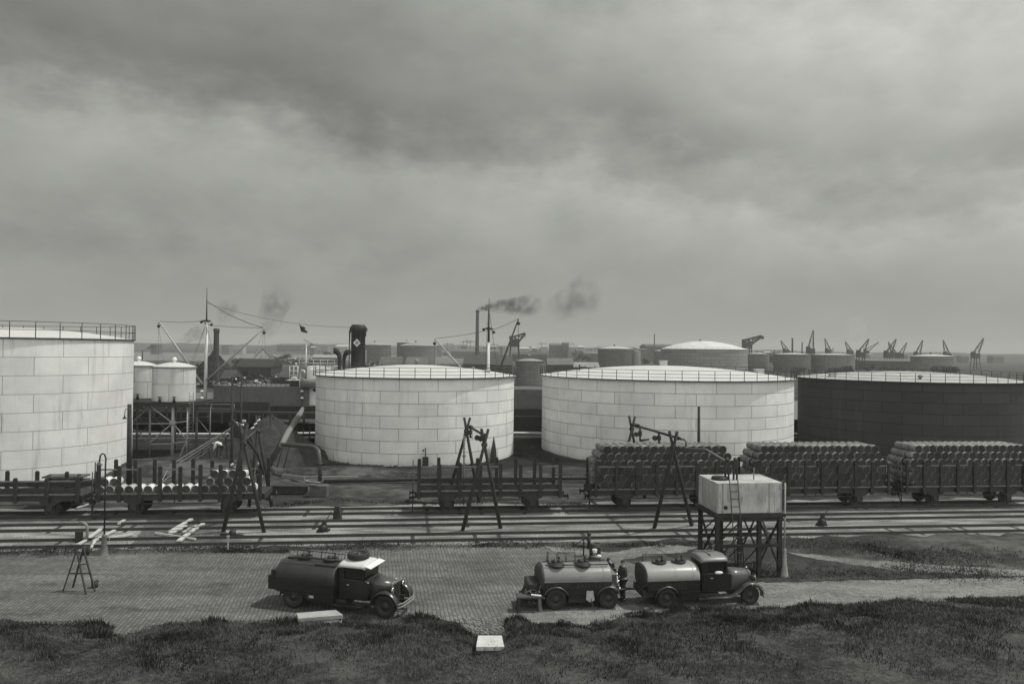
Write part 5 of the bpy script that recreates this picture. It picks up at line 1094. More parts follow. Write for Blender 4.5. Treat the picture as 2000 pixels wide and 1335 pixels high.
# trailer
b = gr(1085, 1190); hd = 6.0; base = b + Vector((-math.sin(R(hd)), math.cos(R(hd)), 0)) * .72
tr = thing('tank_trailer', 'four wheeled tank trailer behind the grey tank lorry, men around it', 'tank trailer', (base.x, base.y, 0), R(hd)); WB = 2.28
for y in (-.68, .68): wheel(tr, 0, y, .44, .28); wheel(tr, WB, y, .42, .24)
m = MB()
for y in (-.4, .4): m.box((1.1, y, .6), (3.4, .08, .14))
m.tube((0, -.68, .44), (0, .68, .44), .06, n=8); m.tube((WB, -.68, .42), (WB, .68, .42), .06, n=8); m.box((WB, 0, .5), (.3, .8, .12)); m.box((1.12, 0, .38), (1.1, 1.25, .26)); m.build('chassis_and_shade_box', M_black, tr)  # the low wide box is added to keep light from under the trailer
tank_body(tr, -.55, 2.42, 1.55, 1.06, 1.22, G(.22, .42, .1, 1.2, name='trailer_tank_paint', spec=.6)); m = MB(); m.box((.93, 0, .90), (2.95, 1.60, .56)); m.box((1.14, 0, .58), (1.1, 1.4, .3)); m.build('skirt_panel', M_truck, tr, bevel=.03)
m = MB(); m.box((.93, -.80, 1.19), (2.95, .03, .02)); m.build('moulding', M_mid, tr)
for x, r_ in ((0, .58), (WB, .55)):
    for y in (-.72, .72): arch(tr, x, .42, r_, 5, 175, y, .32, G(.045, .35, .1, 1.5, name='wing_paint', spec=.7), 'fender')
m = MB(); rings = [sect(-.74, 1.3, .9, 1.15), sect(-.6, 1.62, 1.14, 1.2), sect(-.5, 1.64, 1.14, 1.2)]; m.loft(rings, True, True); m.build('tank_end', M_steel, tr)
m = MB(); m.box((-.95, 0, .82), (.5, 1.2, .56)); m.build('pump_cabinet', M_black, tr, bevel=.08)
m = MB(); m.lathe([(.30, -.5), (.30, .3), (.14, .3), (.14, -.5)], (-.98, -.2, .55), n=18, axis='Y'); [m.tube((-.98 + .2 * math.cos(a), -.72, .55 + .2 * math.sin(a)), (-.98 + .28 * math.cos(a), -.72, .55 + .28 * math.sin(a)), .03, n=5) for a in range(6)]; m.build('hose_reel', M_mid, tr)
manhole(tr, .1, 1.75); manhole(tr, 1.25, 1.75)
m = MB(); m.box((.95, -.42, 1.80), (2.75, .06, .04)); m.box((.95, .2, 1.80), (2.75, .04, .03))
for x in (.1, 1.25): m.lathe([(.12, 1.6), (.34, 1.76), (.36, 1.80), (.01, 1.80)], (x, -.3, 0), n=14)
m.build('catwalk', M_steel, tr); rail_top(tr, .2, 1.0, 1.8, .35, .25, 3); rail_top(tr, -.25, -.2, 1.7, .5, .2, 2)
m = MB(); m.path([(-.52, -.5, 1.75), (-.62, -.72, 1.1), (-.85, -.78, .5)], .018, 5); m.build('hose', M_frame, tr)
m = MB(); m.tube((WB + .25, .3, .62), (WB + 1.15, 0, .60), .045, n=6); m.tube((WB + .25, -.3, .62), (WB + 1.15, 0, .60), .045, n=6); m.tube((WB + 1.1, 0, .6), (WB + 1.5, 0, .6), .05, n=6); m.build('drawbar', M_steel, tr)
m = MB(); m.box((2.55, 0, 1.0), (.22, 1.2, .8)); [m.tube((2.72, -.5 + k * .2, .7), (2.72, -.45 + k * .2, 1.3), .035, n=6) for k in range(5)]; [m.ball((2.8, -.6 + k * .28, .8 + (k % 3) * .22), .07, 8, 5) for k in range(5)]; m.build('pipe_manifold', M_chrome, tr)
m = MB(); m.prism([(-.14, 0), (.14, 0), (.2, -.38), (.02, -.48), (-.16, -.36)], .05, (1.45, -.83, .80)); m.build('rag', G(.42, .9, .2, 6, name='rag_cloth'), tr)
m = MB(); m.path([(1.5, -.84, .5), (1.55, -.9, .2), (1.6, -1.15, .05)], .02, 5); m.build('hose', M_steel, tr)
lettering(tr, 'LUDORL-BANVDUM', -.42, -.815, 1.0, .30, M_letter2, sx=1.02)

# ================================================================== PEOPLE
def skin_obj(name, joints, edges, mat, par, sub=1):
    names = list(joints); me = bpy.data.meshes.new(name); me.from_pydata([joints[k][0] for k in names], [(names.index(a), names.index(b)) for a, b in edges], []); o = bpy.data.objects.new(name, me); col.objects.link(o)
    md = o.modifiers.new('skin', 'SKIN'); md.use_smooth_shade = True; s2 = o.modifiers.new('sub', 'SUBSURF'); s2.levels = sub; s2.render_levels = sub
    for i, k in enumerate(names):
        r_ = joints[k][1]; r_ = r_ if isinstance(r_, tuple) else (r_, r_); me.skin_vertices[0].data[i].radius = r_; me.skin_vertices[0].data[i].use_root = (i == 0)
    bpy.context.view_layer.update(); em = bpy.data.meshes.new_from_object(o.evaluated_get(bpy.context.evaluated_depsgraph_get())); bpy.data.objects.remove(o)
    em.materials.clear(); em.materials.append(mat); em.name = name; ob = bpy.data.objects.new(name, em); col.objects.link(ob)
    if par: ob.parent = par
    return ob
BASE = dict(pelvis=(0, 0, .95), spine=(0, 0, 1.15), chest=(0, .0, 1.36), neck=(0, .0, 1.50), head0=(0, .015, 1.58), head1=(0, .02, 1.66), head2=(0, .01, 1.73),
            hipL=(-.09, 0, .88), kneeL=(-.11, .02, .50), ankL=(-.12, -.01, .09), toeL=(-.14, .15, .03), hipR=(.09, 0, .88), kneeR=(.11, .02, .50), ankR=(.12, -.01, .09), toeR=(.14, .15, .03),
            shL=(-.18, 0, 1.43), elL=(-.25, -.03, 1.15), wrL=(-.25, .05, .90), shR=(.18, 0, 1.43), elR=(.25, -.03, 1.15), wrR=(.25, .05, .90))
RAD = dict(pelvis=.13, spine=.125, chest=.15, neck=.055, head0=.075, head1=.095, head2=.07, hipL=.09, kneeL=.06, ankL=.042, toeL=.035, hipR=.09, kneeR=.06, ankR=.042, toeR=.035, shL=.06, elL=.045, wrL=.03, shR=.06, elR=.045, wrR=.03)
def person(label, loc, face, pose, shirt, trousers, hat=None, hatm=None, scale=1.0, coat=False):
    J = {k: Vector(v) for k, v in BASE.items()}; J.update({k: Vector(v) for k, v in pose.items()}); RR = dict(RAD)
    ed = [('pelvis', 'spine'), ('spine', 'chest'), ('chest', 'neck'), ('neck', 'head0'), ('head0', 'head1'), ('head1', 'head2')]
    for s_ in 'LR': ed += [('pelvis', 'hip' + s_), ('hip' + s_, 'knee' + s_), ('knee' + s_, 'ank' + s_), ('ank' + s_, 'toe' + s_), ('chest', 'sh' + s_), ('sh' + s_, 'el' + s_), ('el' + s_, 'wr' + s_)]
    for s_ in 'LR':                              # palm, four fingers and a thumb
        w_ = J['wr' + s_]; d = (w_ - J['el' + s_]).normalized(); a = d.cross(Vector((0, 0, 1))); a = (a if a.length > .2 else d.cross(Vector((1, 0, 0)))).normalized(); J['pm' + s_] = w_ + d * .07; RR['pm' + s_] = (.034, .02); ed.append(('wr' + s_, 'pm' + s_)); b_ = a.cross(d)
        for i, (L, off) in enumerate(((.07, -.03), (.08, -.01), (.075, .012), (.06, .032))):
            J['fa%d' % i + s_] = w_ + d * .10 + a * off; J['fb%d' % i + s_] = w_ + d * (.10 + L * .55) + a * off * 1.1 + b_ * .012; J['fc%d' % i + s_] = w_ + d * (.10 + L * .9) + a * off * 1.1 + b_ * .04
            for q_, r_ in (('fa', .0095), ('fb', .009), ('fc', .008)): RR['%s%d' % (q_, i) + s_] = r_
            ed += [('pm' + s_, 'fa%d' % i + s_), ('fa%d' % i + s_, 'fb%d' % i + s_), ('fb%d' % i + s_, 'fc%d' % i + s_)]
        J['ta' + s_] = w_ + d * .04 + a * -.045; J['tb' + s_] = w_ + d * .09 + a * -.06 + b_ * .02; RR['ta' + s_] = .011; RR['tb' + s_] = .010; ed += [('wr' + s_, 'ta' + s_), ('ta' + s_, 'tb' + s_)]
    fwd = Vector(pose.get('_look', (0, 1, 0))); J.pop('_look', None)
    t = thing('person', label, 'person', loc, face); t.scale = (scale,) * 3
    skin_obj('body', {k: (J[k], RR[k]) for k in J}, ed, M_skin, t)
    g = .018; tj = ['chest', 'spine', 'pelvis', 'neck'] + [a + s_ for s_ in 'LR' for a in ('sh', 'el', 'wr')]
    top = {k: (J[k] if k not in ('neck',) else J['chest'].lerp(J['neck'], .6), RR[k] + g + (.012 if coat else 0)) for k in tj}
    for s_ in 'LR': top['wr' + s_] = (J['el' + s_].lerp(J['wr' + s_], .93), .042)
    te = [('chest', 'spine'), ('spine', 'pelvis'), ('chest', 'neck')] + [e for s_ in 'LR' for e in (('chest', 'sh' + s_), ('sh' + s_, 'el' + s_), ('el' + s_, 'wr' + s_))]
    skin_obj('jacket' if coat else 'shirt', top, te, shirt, t)
    lg = {k: (J[k], RR[k] + g * .9) for k in ['pelvis'] + [a + s_ for s_ in 'LR' for a in ('hip', 'knee')]}
    for s_ in 'LR': lg['ank' + s_] = (J['knee' + s_].lerp(J['ank' + s_], .93), .062)
    skin_obj('trousers', lg, [e for s_ in 'LR' for e in (('pelvis', 'hip' + s_), ('hip' + s_, 'knee' + s_), ('knee' + s_, 'ank' + s_))], trousers, t)
    for s_ in 'LR':
        m = MB(); a, b_ = J['ank' + s_], J['toe' + s_]; m.path([a - (b_ - a).normalized() * .06 - Vector((0, 0, .035)), a.lerp(b_, .5), b_ + (b_ - a).normalized() * .04], [.05, .052, .038], 8); o = m.build('shoe', M_black, t)
    hd_ = J['head1']; up = (J['head2'] - J['head0']).normalized(); f = (fwd - up * fwd.dot(up)).normalized(); sd_ = f.cross(up); Mx = Matrix((sd_, f, up)).transposed()
    m = MB(); m.box(hd_ + f * .105 - up * .005, (.025, .03, .04), 0, Mx); m.build('nose', M_skin, t)
    m = MB(); [m.ball(hd_ + f * .088 + sd_ * k * .034 + up * .015, .012, 6, 4) for k in (-1, 1)]; m.build('eyes', M_black, t)
    m = MB(); [m.ball(hd_ + sd_ * k * .092 - up * .005, (.014, .02, .03), 6, 5) for k in (-1, 1)]; m.build('ears', M_skin, t)
    m = MB(); m.box(hd_ + f * .09 - up * .048, (.045, .01, .008), 0, Mx); m.build('mouth', M_cloth, t)
    m = MB()
    vs = []; fs = []
    for j in range(5):
        th_ = math.pi / 2 * j / 4
        for i in range(12):
            a = 2 * math.pi * i / 12; vs.append(hd_ + up * (.012 + .105 * math.sin(th_)) - f * .012 + (sd_ * math.cos(a) + f * math.sin(a)) * .101 * math.cos(th_) * (1.0))
    for j in range(4):
        for i in range(12): fs.append((j * 12 + i, j * 12 + (i + 1) % 12, (j + 1) * 12 + (i + 1) % 12, (j + 1) * 12 + i))
    m.add(vs, fs, True); m.build('hair', M_cloth, t)
    if hat:
        m = MB(); c = hd_ + up * .06
        rings = [[c + up * h_ + (sd_ * math.cos(a) + f * math.sin(a)) * r_ for a in [2 * math.pi * i / 14 for i in range(14)]] for r_, h_ in ((.108, -.02), (.118, .03), (.112, .06), (.06, .08))]
        m.loft(rings, True, True); m.loft([[c + f * .07 - up * .01 + sd_ * x * .09 + f * (.0) for x in (-1, -.5, 0, .5, 1)] + [c + f * .09 + sd_ * x * .05 - up * .012 for x in (1, 0, -1)], [c + f * (.15 - abs(x) * .03) - up * .03 + sd_ * x * .08 for x in (-1, -.5, 0, .5, 1)] + [c + f * .14 + sd_ * x * .05 - up * .035 for x in (1, 0, -1)]], True, False); m.build('cap', hatm or M_cloth, t)
    return t
fwdL = math.pi / 2                              # rotation that turns local +Y to the left of the picture
b = gr(1216, 1173)
person('man in dark clothes standing upright at the trailer drawbar', (b.x, b.y, 0), math.pi * .62, dict(wrR=(.10, .25, 1.08), elR=(.24, .05, 1.14), wrL=(-.08, .26, 1.05)), M_cloth, M_cloth, coat=True, scale=1.02)
b = gr(1200, 1160)
person('stooping man in dark clothes leaning over the trailer front pipes', (b.x, b.y, 0), math.pi * .58, dict(pelvis=(0, 0, .93), spine=(0, .06, 1.13), chest=(0, .15, 1.31), neck=(0, .21, 1.43), head0=(0, .26, 1.50), head1=(0, .30, 1.56), head2=(0, .33, 1.63), shL=(-.17, .17, 1.38), shR=(.17, .17, 1.38), elL=(-.22, .42, 1.02), elR=(.22, .42, 1.02), wrL=(-.14, .62, .92), wrR=(.14, .62, .92)), M_cloth, M_cloth, coat=True)
b = gr(1160, 1150); bb = Vector((at(1161, 1100, 35.2).x, 35.2, 0))
person('man with a cap and white collar seen over the top of the trailer', (bb.x, bb.y, 0), math.pi, {}, M_cloth, M_cloth, True, M_cap, 1.08, True)
m = MB(); q = at(1166, 1091, 35.1); m.ball((0, 0, 0), (.12, .08, .07), 8, 5); tag(m.build('cloth_bundle', M_shirt, None, (q.x, 34.35, 1.84)), 'small white cloth bundle lying on the trailer top', 'cloth')
b = gr(1028, 1192)
person('man in dark clothes crouching at the rear of the trailer', (b.x, b.y + .85, 0), -math.pi * .42, dict(pelvis=(0, -.16, .42), spine=(0, -.06, .62), chest=(0, .10, .80), neck=(0, .22, .90), head0=(0, .28, .94), head1=(0, .34, .99), head2=(0, .37, 1.06), hipL=(-.1, -.14, .40), kneeL=(-.2, .28, .48), ankL=(-.16, .04, .09), toeL=(-.18, .2, .03), hipR=(.1, -.14, .40), kneeR=(.2, .28, .48), ankR=(.16, .04, .09), toeR=(.18, .2, .03), shL=(-.18, .14, .86), shR=(.18, .14, .86), elL=(-.24, .34, .66), elR=(.24, .34, .66), wrL=(-.1, .52, .62), wrR=(.1, .52, .62), _look=(0, 1, -.3)), M_cloth, M_cloth, coat=True)
# man stooping over the plank ramp
person('bending worker in a white shirt beside the long planks', (at(432, 880, 64).x, 64, 1.62), fwdL * 1.1, dict(pelvis=(0, -.05, .98), spine=(0, .12, 1.14), chest=(0, .34, 1.20), neck=(0, .47, 1.17), head0=(0, .53, 1.13), head1=(0, .60, 1.10), head2=(0, .66, 1.07), hipL=(-.1, -.04, .9), hipR=(.1, -.04, .9), shL=(-.2, .36, 1.2), shR=(.2, .36, 1.2), elL=(-.22, .42, .93), elR=(.22, .42, .93), wrL=(-.12, .5, .72), wrR=(.12, .5, .72), _look=(0, .4, -1)), M_shirt, M_cloth, scale=1.12)
wl_ = W['left']; pz = wl_[3]
q = wl_[0].location + TD * lx(497) + TN * .25
person('worker with a white cap standing among the drums at the wagon end', (q.x, q.y, pz), math.pi * .9, {}, M_cloth, M_cloth, True, M_shirt, 1.0, True)
q = wl_[0].location + TD * lx(452) + TN * .35
person('worker with pale headscarf stooping behind the drums under the gantry', (q.x, q.y, pz + .1), math.pi * .7, dict(spine=(0, .06, 1.12), chest=(0, .16, 1.28), neck=(0, .22, 1.38), head0=(0, .27, 1.43), head1=(0, .31, 1.48), head2=(0, .34, 1.55), shL=(-.18, .18, 1.33), shR=(.18, .18, 1.33), elL=(-.25, .25, 1.08), elR=(.25, .25, 1.08), wrL=(-.2, .45, .95), wrR=(.2, .45, .95)), M_cloth, M_cloth, True, M_cap, 1.0)

# ================================================================== SMALL THINGS OF THE YARD
def at_rel(o, x, y, Y): return at(x, y, Y) - Vector(o.location)
# earth mounds and the coal heap
def mound(name, c, rx, ry, h, mat, label, kind='structure', cat=None, pw=1.0, seed=1):
    m = MB(); r2 = random.Random(seed); rings = []; k = 64
    for j in range(23):
        f = j / 22; rings.append([Vector((rx * (1 - f) * math.cos(2 * math.pi * i / k) * (1 + .06 * math.sin(i * 1.3 + seed) + r2.uniform(-.02, .02)) if f < 1 else 0, ry * (1 - f) * math.sin(2 * math.pi * i / k) * (1 + .05 * math.sin(i * .9)) if f < 1 else 0, h * (f ** pw) * (1 + r2.uniform(-.05, .05)) + r2.uniform(-.05, .05) - .05)) for i in range(k)])
    m.loft(rings, False, True); o = m.build(name, mat, None, c); o['kind' if kind else 'x_'] = kind or ''
    if not kind: del o['x_']; tag(o, label, cat)
    return o
M_heap = G(.055, .95, .35, 1.2, .06, name='coarse_heap', spec=.1); M_earth = G(.12, .95, .4, .8, .05, name='loose_earth', spec=.1)
ap = at(516, 815, 72); mound('gravel_heap', (ap.x, 74, 0), 6.0, 4.5, 4.5, M_heap, 'tall dark conical heap of gravel behind the left gantry', None, 'heap', .95, 4)
mound('earth_mound', (-29, 68, 0), 10, 4.5, 1.2, M_ground, '', 'structure', None, .55, 2)
mound('earth_mound', (-14.5, 68.5, 0), 5, 2.5, .5, M_ground, '', 'structure', None, .6, 5)
mound('earth_mound', (-46, 60, 0), 9, 4, 1.2, M_ground, '', 'structure', None, .6, 6)
# plank ramp
m = MB(); a = at(340, 917, 66); b = at(472, 828, 70.5); nrm = Vector((0, 1, .2)).normalized()
t = thing('plank_ramp', 'long plank ramp rising to the gravel heap past the bending man', 'ramp', (a.x, a.y, 0))
for k in (-.7, -.35, .35, .7):
    m = MB(); o_ = Vector((.5 * k, k, rnd.uniform(-.08, .08))); m.bar(a + o_ - t.location + Vector((rnd.uniform(-.6, .3), 0, 0)), b + o_ - t.location, .13, .06); m.build('plank', G(.19, .85, .25, 2, name='grey_plank'), t)
m = MB()
for f in (.45, .7, .92):
    c = a.lerp(b, f) - t.location; m.bar(c + Vector((-.3, 0, 0)), Vector((c.x - .6, c.y, 0)), .12); m.bar(c + Vector((.3, 0, 0)), Vector((c.x + .6, c.y, 0)), .12)
m.build('trestle', M_wood, t)
q = at(465, 840, 70.2); t = thing('loading_hopper', 'small hopper with pale rim at the top of the plank ramp', 'hopper', (q.x, 70.2, q.z - .6)); m = MB(); m.box((0, 0, .6), (1.0, .8, 1.3), tap=1.4); m.build('bin', M_black, t); m = MB(); m.box((-.15, -.3, 1.3), (.35, .2, .2)); m.box((.55, -.2, 1.5), (.4, .2, .18)); m.build('rim_board', M_cap, t)
# thick bent pipe with grey hose
b = gr(625, 942); pp = thing('bent_pipe', 'thick dark bent standpipe left of the middle tank', 'pipe', (b.x, b.y, 0)); Y = b.y; m = MB()
P = [Vector((0, 0, 0)), at_rel(pp, 624, 895, Y), at_rel(pp, 622, 880, Y + .2), at_rel(pp, 616, 873, Y + .8), at_rel(pp, 606, 871, Y + 2), at_rel(pp, 552, 868, Y + 5)]
P[0] = Vector((0, 0, 0)); m.path(P, .17, 12); m.build('pipe', G(.075, .5, .25, 2, name='pipe_iron'), pp); m = MB(); m.lathe([(.01, 0), (.3, 0), (.3, .12), (.2, .16)], n=16); m.tube(P[1] - Vector((0, 0, .5)), P[1] - Vector((0, 0, .35)), .24, n=14); m.build('flange', M_steel, pp)
m = MB(); m.path([at_rel(pp, 550, 869, Y + 5), at_rel(pp, 562, 845, Y + 9), at_rel(pp, 577, 822, Y + 18), at_rel(pp, 587, 806, Y + 26), at_rel(pp, 591, 797, Y + 30)], [.26, .27, .3, .3, .2], 12); m.build('loading_hose', G(.2, .8, .3, 2, name='canvas_hose'), pp)
m = MB()
for px in (540, 553, 566): q = at_rel(pp, px, 870, Y + 5.2); m.tube(q, (q.x - .6, q.y, 0), .05, n=6)
m.build('prop', M_wood, pp)
def longpipe(pts_, r_, mat, label, name='pipeline'):
    m = MB(); m.path(pts_, r_, 10); o = m.build(name, mat); tag(o, label, 'pipe'); return o
longpipe([gr(632, 946) + Vector((0, 0, .25)), gr(780, 943) + Vector((0, 0, .3)), gr(960, 941) + Vector((0, 0, .35)), gr(1150, 941) + Vector((0, 0, .35))], .16, M_black, 'low black pipeline running behind the empty wagon')
for k, (dz, lab) in enumerate(((.25, 'lower white pipeline passing behind the tanks'), (.75, 'upper white pipeline passing behind the tanks'))):
    longpipe([(-62, 83, dz + .3), (-30, 90.0, dz), (-12, 94.5, dz), (4.5, 94.6, dz), (16, 102.5, dz), (31, 101.5, dz), (37.5, 97, dz), (60, 114, dz)], .13, M_white if k else G(.3, .6, .2, 2, name='dull_pipe'), lab)
m = MB(); q = gr(621, 971); m.box((0, .4, .42), (1.25, .8, .84)); m.box((-.35, .1, .9), (.5, .5, .1)); tag(m.build('concrete_block', G(.10, .9, .35, 2, .01, name='block_face'), None, q, bevel=.03), 'low grey concrete chamber at the foot of the bent pipe', 'block')
m = MB(); q = gr(560, 966); m.box((0, .6, .3), (2.6, 1.0, .5)); m.box((.1, .5, .6), (2.9, .9, .1)); tag(m.build('loading_step', M_wood, None, q), 'dark low wooden staging right of the left wagon', 'staging')
for i, (a, b, h, lab) in enumerate((((588, 930), (700, 930), .1, 'long thin white rod lying in the grass behind the bent pipe'), ((597, 938), (625, 942), .1, 'short white board beside the foot of the bent pipe'), ((632, 940), (646, 939), .1, 'short pale board just right of the bent pipe foot'), ((552, 928), (595, 934), .5, 'pale wide board left of the bent pipe'))):
    m = MB(); P_ = gr(*a, h); Q_ = gr(*b, h); m.bar((0, 0, 0), Q_ - P_, .14 if i else .07, .05 if i < 3 else .3); tag(m.build('board', M_lwood if i < 3 else G(.2, .8, .2, 2, name='dull_board'), None, P_), lab, 'board', 'pale boards lying about')
BO = [((331, 1038), (374, 1013), .22, 'longest pale plank of the cluster on the track, farthest left'), ((333, 1041), (362, 1026), .26, 'thick pale plank half under the longest one'), ((359, 1039), (382, 1025), .2, 'short pale plank in the middle of the cluster'), ((349, 1056), (380, 1032), .26, 'bright plank nearest the camera in the cluster'), ((382, 1032), (397, 1022), .22, 'short bright plank at the right of the cluster'), ((303, 1040), (382, 1052), .08, 'thin pale batten crossing in front of the cluster'),
      ((172, 1051), (199, 1031), .2, 'bright plank just left of the gooseneck lamp post'), ((182, 1056), (224, 1035), .16, 'pale plank crossing behind the lamp post foot'), ((212, 1051), (260, 1042), .16, 'flat pale plank right of the lamp post'), ((178, 1069), (187, 1054), .12, 'short pale plank left of the lamp post foot'), ((152, 1063), (168, 1054), .16, 'pale plank end at the small standpipe'), ((232, 1022), (243, 1015), .18, 'small pale plank on the far rail left'), ((150, 991), (172, 984), .1, 'thin pale board under the left edge wagon')]
for a, b, wd, lab in BO:
    P_ = gr(*a, .12); Q_ = gr(*b, .12); m = MB(); m.bar((0, 0, 0), Q_ - P_, wd, .09); tag(m.build('plank', G(.52, .75, .2, 3, name='fresh_plank'), None, P_), lab, 'plank', 'pale planks lying about the yard')
# small standpipe at the left, ladder and bucket
q = gr(170, 1058); sp_ = thing('standpipe', 'small hooked standpipe at the left edge of the paving', 'standpipe', q); m = MB(); m.path([(0, 0, 0), (0, 0, .75), (-.05, 0, .95), (-.22, 0, 1.08), (-.45, 0, 1.08)], .075, 10); m.build('pipe', G(.2, .6, .2, 2, name='standpipe_paint'), sp_); m = MB(); m.box((-.45, 0, .3), (.3, .3, .6)); m.build('valve_box', M_black, sp_)
q = gr(168, 1160); ld = thing('trestle_ladder', 'dark trestle with crossed legs near the bucket, left edge', 'trestle', q)
for a, b in (((0, 0, 0), (-.75, .5, 1.9)), ((.22, .35, 0), (-.50, .6, 1.9)), ((-1.2, .3, 0), (-.7, .5, 1.9)), ((-1.1, .9, 0), (-.5, .6, 1.8))):
    m = MB(); m.bar(a, b, .06); m.build('leg', M_wood, ld)
m = MB(); m.bar((-.95, .4, .8), (.0, .4, .8), .05); m.bar((-.5, .3, 1.2), (-.3, .5, 1.2), .05); m.build('crossbar', M_wood, ld)
def bucket(q, r_, h, lab, mat=None, name='bucket'):
    t = thing(name, lab, 'bucket' if name == 'bucket' else 'barrel', q); m = MB(); m.lathe([(.01, 0), (r_ * .8, 0), (r_, h), (r_ * .93, h), (r_ * .75, .04), (.01, .04)] if name == 'bucket' else [(.01, 0), (r_ * .9, 0), (r_, h * .3), (r_ * 1.03, h * .5), (r_, h * .7), (r_ * .9, h), (r_ * .85, h), (r_ * .85, h - .03), (.01, h - .03)], n=18); m.build('shell', mat or M_black, t)
    m = MB(); m.path([(r_ * math.cos(a), 0, h + .12 * math.sin(a)) for a in [math.pi * i / 8 for i in range(9)]], .01, 4) if name == 'bucket' else [m.lathe([(r_ * 1.0, h * f), (r_ * 1.04, h * f + .01), (r_ * 1.04, h * f + .05), (r_ * 1.0, h * f + .06)], n=18) for f in (.15, .75)]; m.build('handle' if name == 'bucket' else 'hoop', M_steel, t); return t
bucket(gr(185, 1147), .16, .3, 'dark bucket beside the crossed trestle'); bucket(gr(168, 1083), .2, .42, 'dark bin on the paving edge left of the lamp post')
bucket(gr(1266, 1208), .24, .42, 'dark barrel in the grass right below the lorry', None, 'barrel'); bucket(gr(1162, 1092), .30, .85, 'upright dark barrel behind the trailer', None, 'barrel')
bucket(gr(1407, 1087), .32, .5, 'squat dark barrel under the water tank', None, 'barrel'); bucket(gr(1096, 1219), .13, .16, 'small dark tin on the sand by the bank', None, 'barrel'); bucket(gr(1110, 1222), .11, .14, 'smaller dark tin right beside the first tin', None, 'barrel')
q = gr(1150, 1085); vs_ = thing('pump_stand', 'dark hand pump with a slanting lever behind the trailer', 'pump', q); m = MB(); m.tube((-.28, 0, 0), (-.28, 0, .95), .04, n=8); m.tube((0, 0, .4), (0, 0, 1.15), .09, n=10); m.build('column', M_steel, vs_); m = MB(); m.tube((-.9, 0, .5), (.05, 0, 1.1), .025, n=6); m.ball((0, 0, 1.18), .12, 8, 6); m.build('lever', M_steel, vs_)
# switch levers, buffer post, marker posts
def switch(px, py, lab, sc_=1.0):
    q = gr(px, py); t = thing('switch_lever', lab, 'switch lever', q, 0, 'track switch levers'); m = MB(); m.prism([(-.45 * sc_, 0), (.3 * sc_, 0), (.12 * sc_, .62 * sc_), (0, .75 * sc_), (-.12 * sc_, .5 * sc_)], .16, (0, 0, 0)); m.bar((-.3, -.3, 0), (.3, .3, .08), .12); m.build('stand', M_steel, t); m = MB(); m.tube((0, 0, .45 * sc_), (.42 * sc_, 0, 1.15 * sc_), .03, n=6); m.ball((.42 * sc_, 0, 1.15 * sc_), .06, 8, 5); m.build('handle', M_steel, t); m = MB(); m.ball((0, -.1, .25), (.22, .16, .22), 8, 5); m.build('counterweight', M_steel, t); return t
switch(632, 1038, 'track switch lever in front of the dark buffer post'); switch(1606, 1026, 'track switch lever right of the water tank'); switch(455, 1048, 'small switch box beside the white marker post', .4)
q = gr(659, 1014); t = thing('buffer_post', 'dark tapered wooden post between the tracks', 'post', q); m = MB(); m.prism([(-.27, 0), (.27, 0), (.16, .78), (.12, .88), (-.12, .88), (-.18, .78)], .42); m.build('block', M_wood, t, bevel=.02); m = MB(); m.box((0, -.23, .6), (.3, .05, .1)); m.build('iron_strap', M_steel, t)
for px, yt, yb_, lab in ((445, 1045, 1075, 'thin pale marker post at the paving edge left of centre'), (778, 1054, 1066, 'short stub post beside the nearest track above the left lorry')):
    q = gr(px, yb_); h = at(px, yt, q.y).z; m = MB(); m.box((0, 0, h / 2), (.07, .07, h)); m.box((0, 0, h - .05), (.12, .12, .1)); tag(m.build('marker_post', M_conc if px < 500 else M_wood, None, q), lab, 'post')
for a, b, wd, lab in (((432, 1042), (474, 1046), .2, 'dark timber lying at the foot of the left gantry'), ((1236, 1062), (1250, 1058), .12, 'dark timber end in the weeds left of the water tank')):
    P_ = gr(*a, .1); Q_ = gr(*b, .1); m = MB(); m.bar((0, 0, 0), Q_ - P_, wd, .16); tag(m.build('timber_beam', M_wood, None, P_), lab, 'timber')
# plank bench / tray near the left lorry, trestle table by the trailer, white slab at the bottom edge
def pxbox(name, P4, h, mat, lab, cat):          # a slab whose top corners are given on the photograph at height h
    pts_ = [gr(x, y, h) for x, y in P4]; c = sum(pts_, Vector()) / 4; c.z = 0; m = MB(); up_ = [p - c for p in pts_]; dn = [Vector((p.x, p.y, h - .14)) for p in up_]; m.add(up_ + dn, [(0, 1, 2, 3), (7, 6, 5, 4)] + [(i, (i + 1) % 4, 4 + (i + 1) % 4, 4 + i) for i in range(4)])
    return m, c, up_
m, c, up_ = pxbox('', [(579, 1196), (656, 1190), (670, 1200), (583, 1207)], .55, None, '', '')
tb = thing('plank_bench', 'long pale plank bench at the grass edge beside the black lorry', 'bench', c); m.build('seat', G(.36, .8, .22, 1.6, .01, name='bench_plank'), tb)
lo = [p.lerp(Vector(), .04) for p in up_]
m = MB(); m.add([lo[3] - Vector((0, 0, .15)), lo[2] - Vector((0, 0, .15)), Vector((lo[2].x, lo[2].y - .08, .16)), Vector((lo[3].x + .05, lo[3].y - .08, .16))] + [lo[3] + Vector((0, .04, -.15)), lo[2] + Vector((0, .04, -.15)), Vector((lo[2].x, lo[2].y - .04, .16)), Vector((lo[3].x + .05, lo[3].y - .04, .16))], [(0, 1, 2, 3), (7, 6, 5, 4), (0, 4, 5, 1), (1, 5, 6, 2), (2, 6, 7, 3), (3, 7, 4, 0)]); m.build('front_board', G(.30, .8, .25, 1.6, .01, name='bench_front'), tb)
for i in (0, 1, 2, 3):
    m = MB(); p = up_[i].lerp(Vector((0, 0, .4)), .12); m.box((p.x, p.y, .2), (.08, .08, .42)); m.build('leg', M_wood, tb)
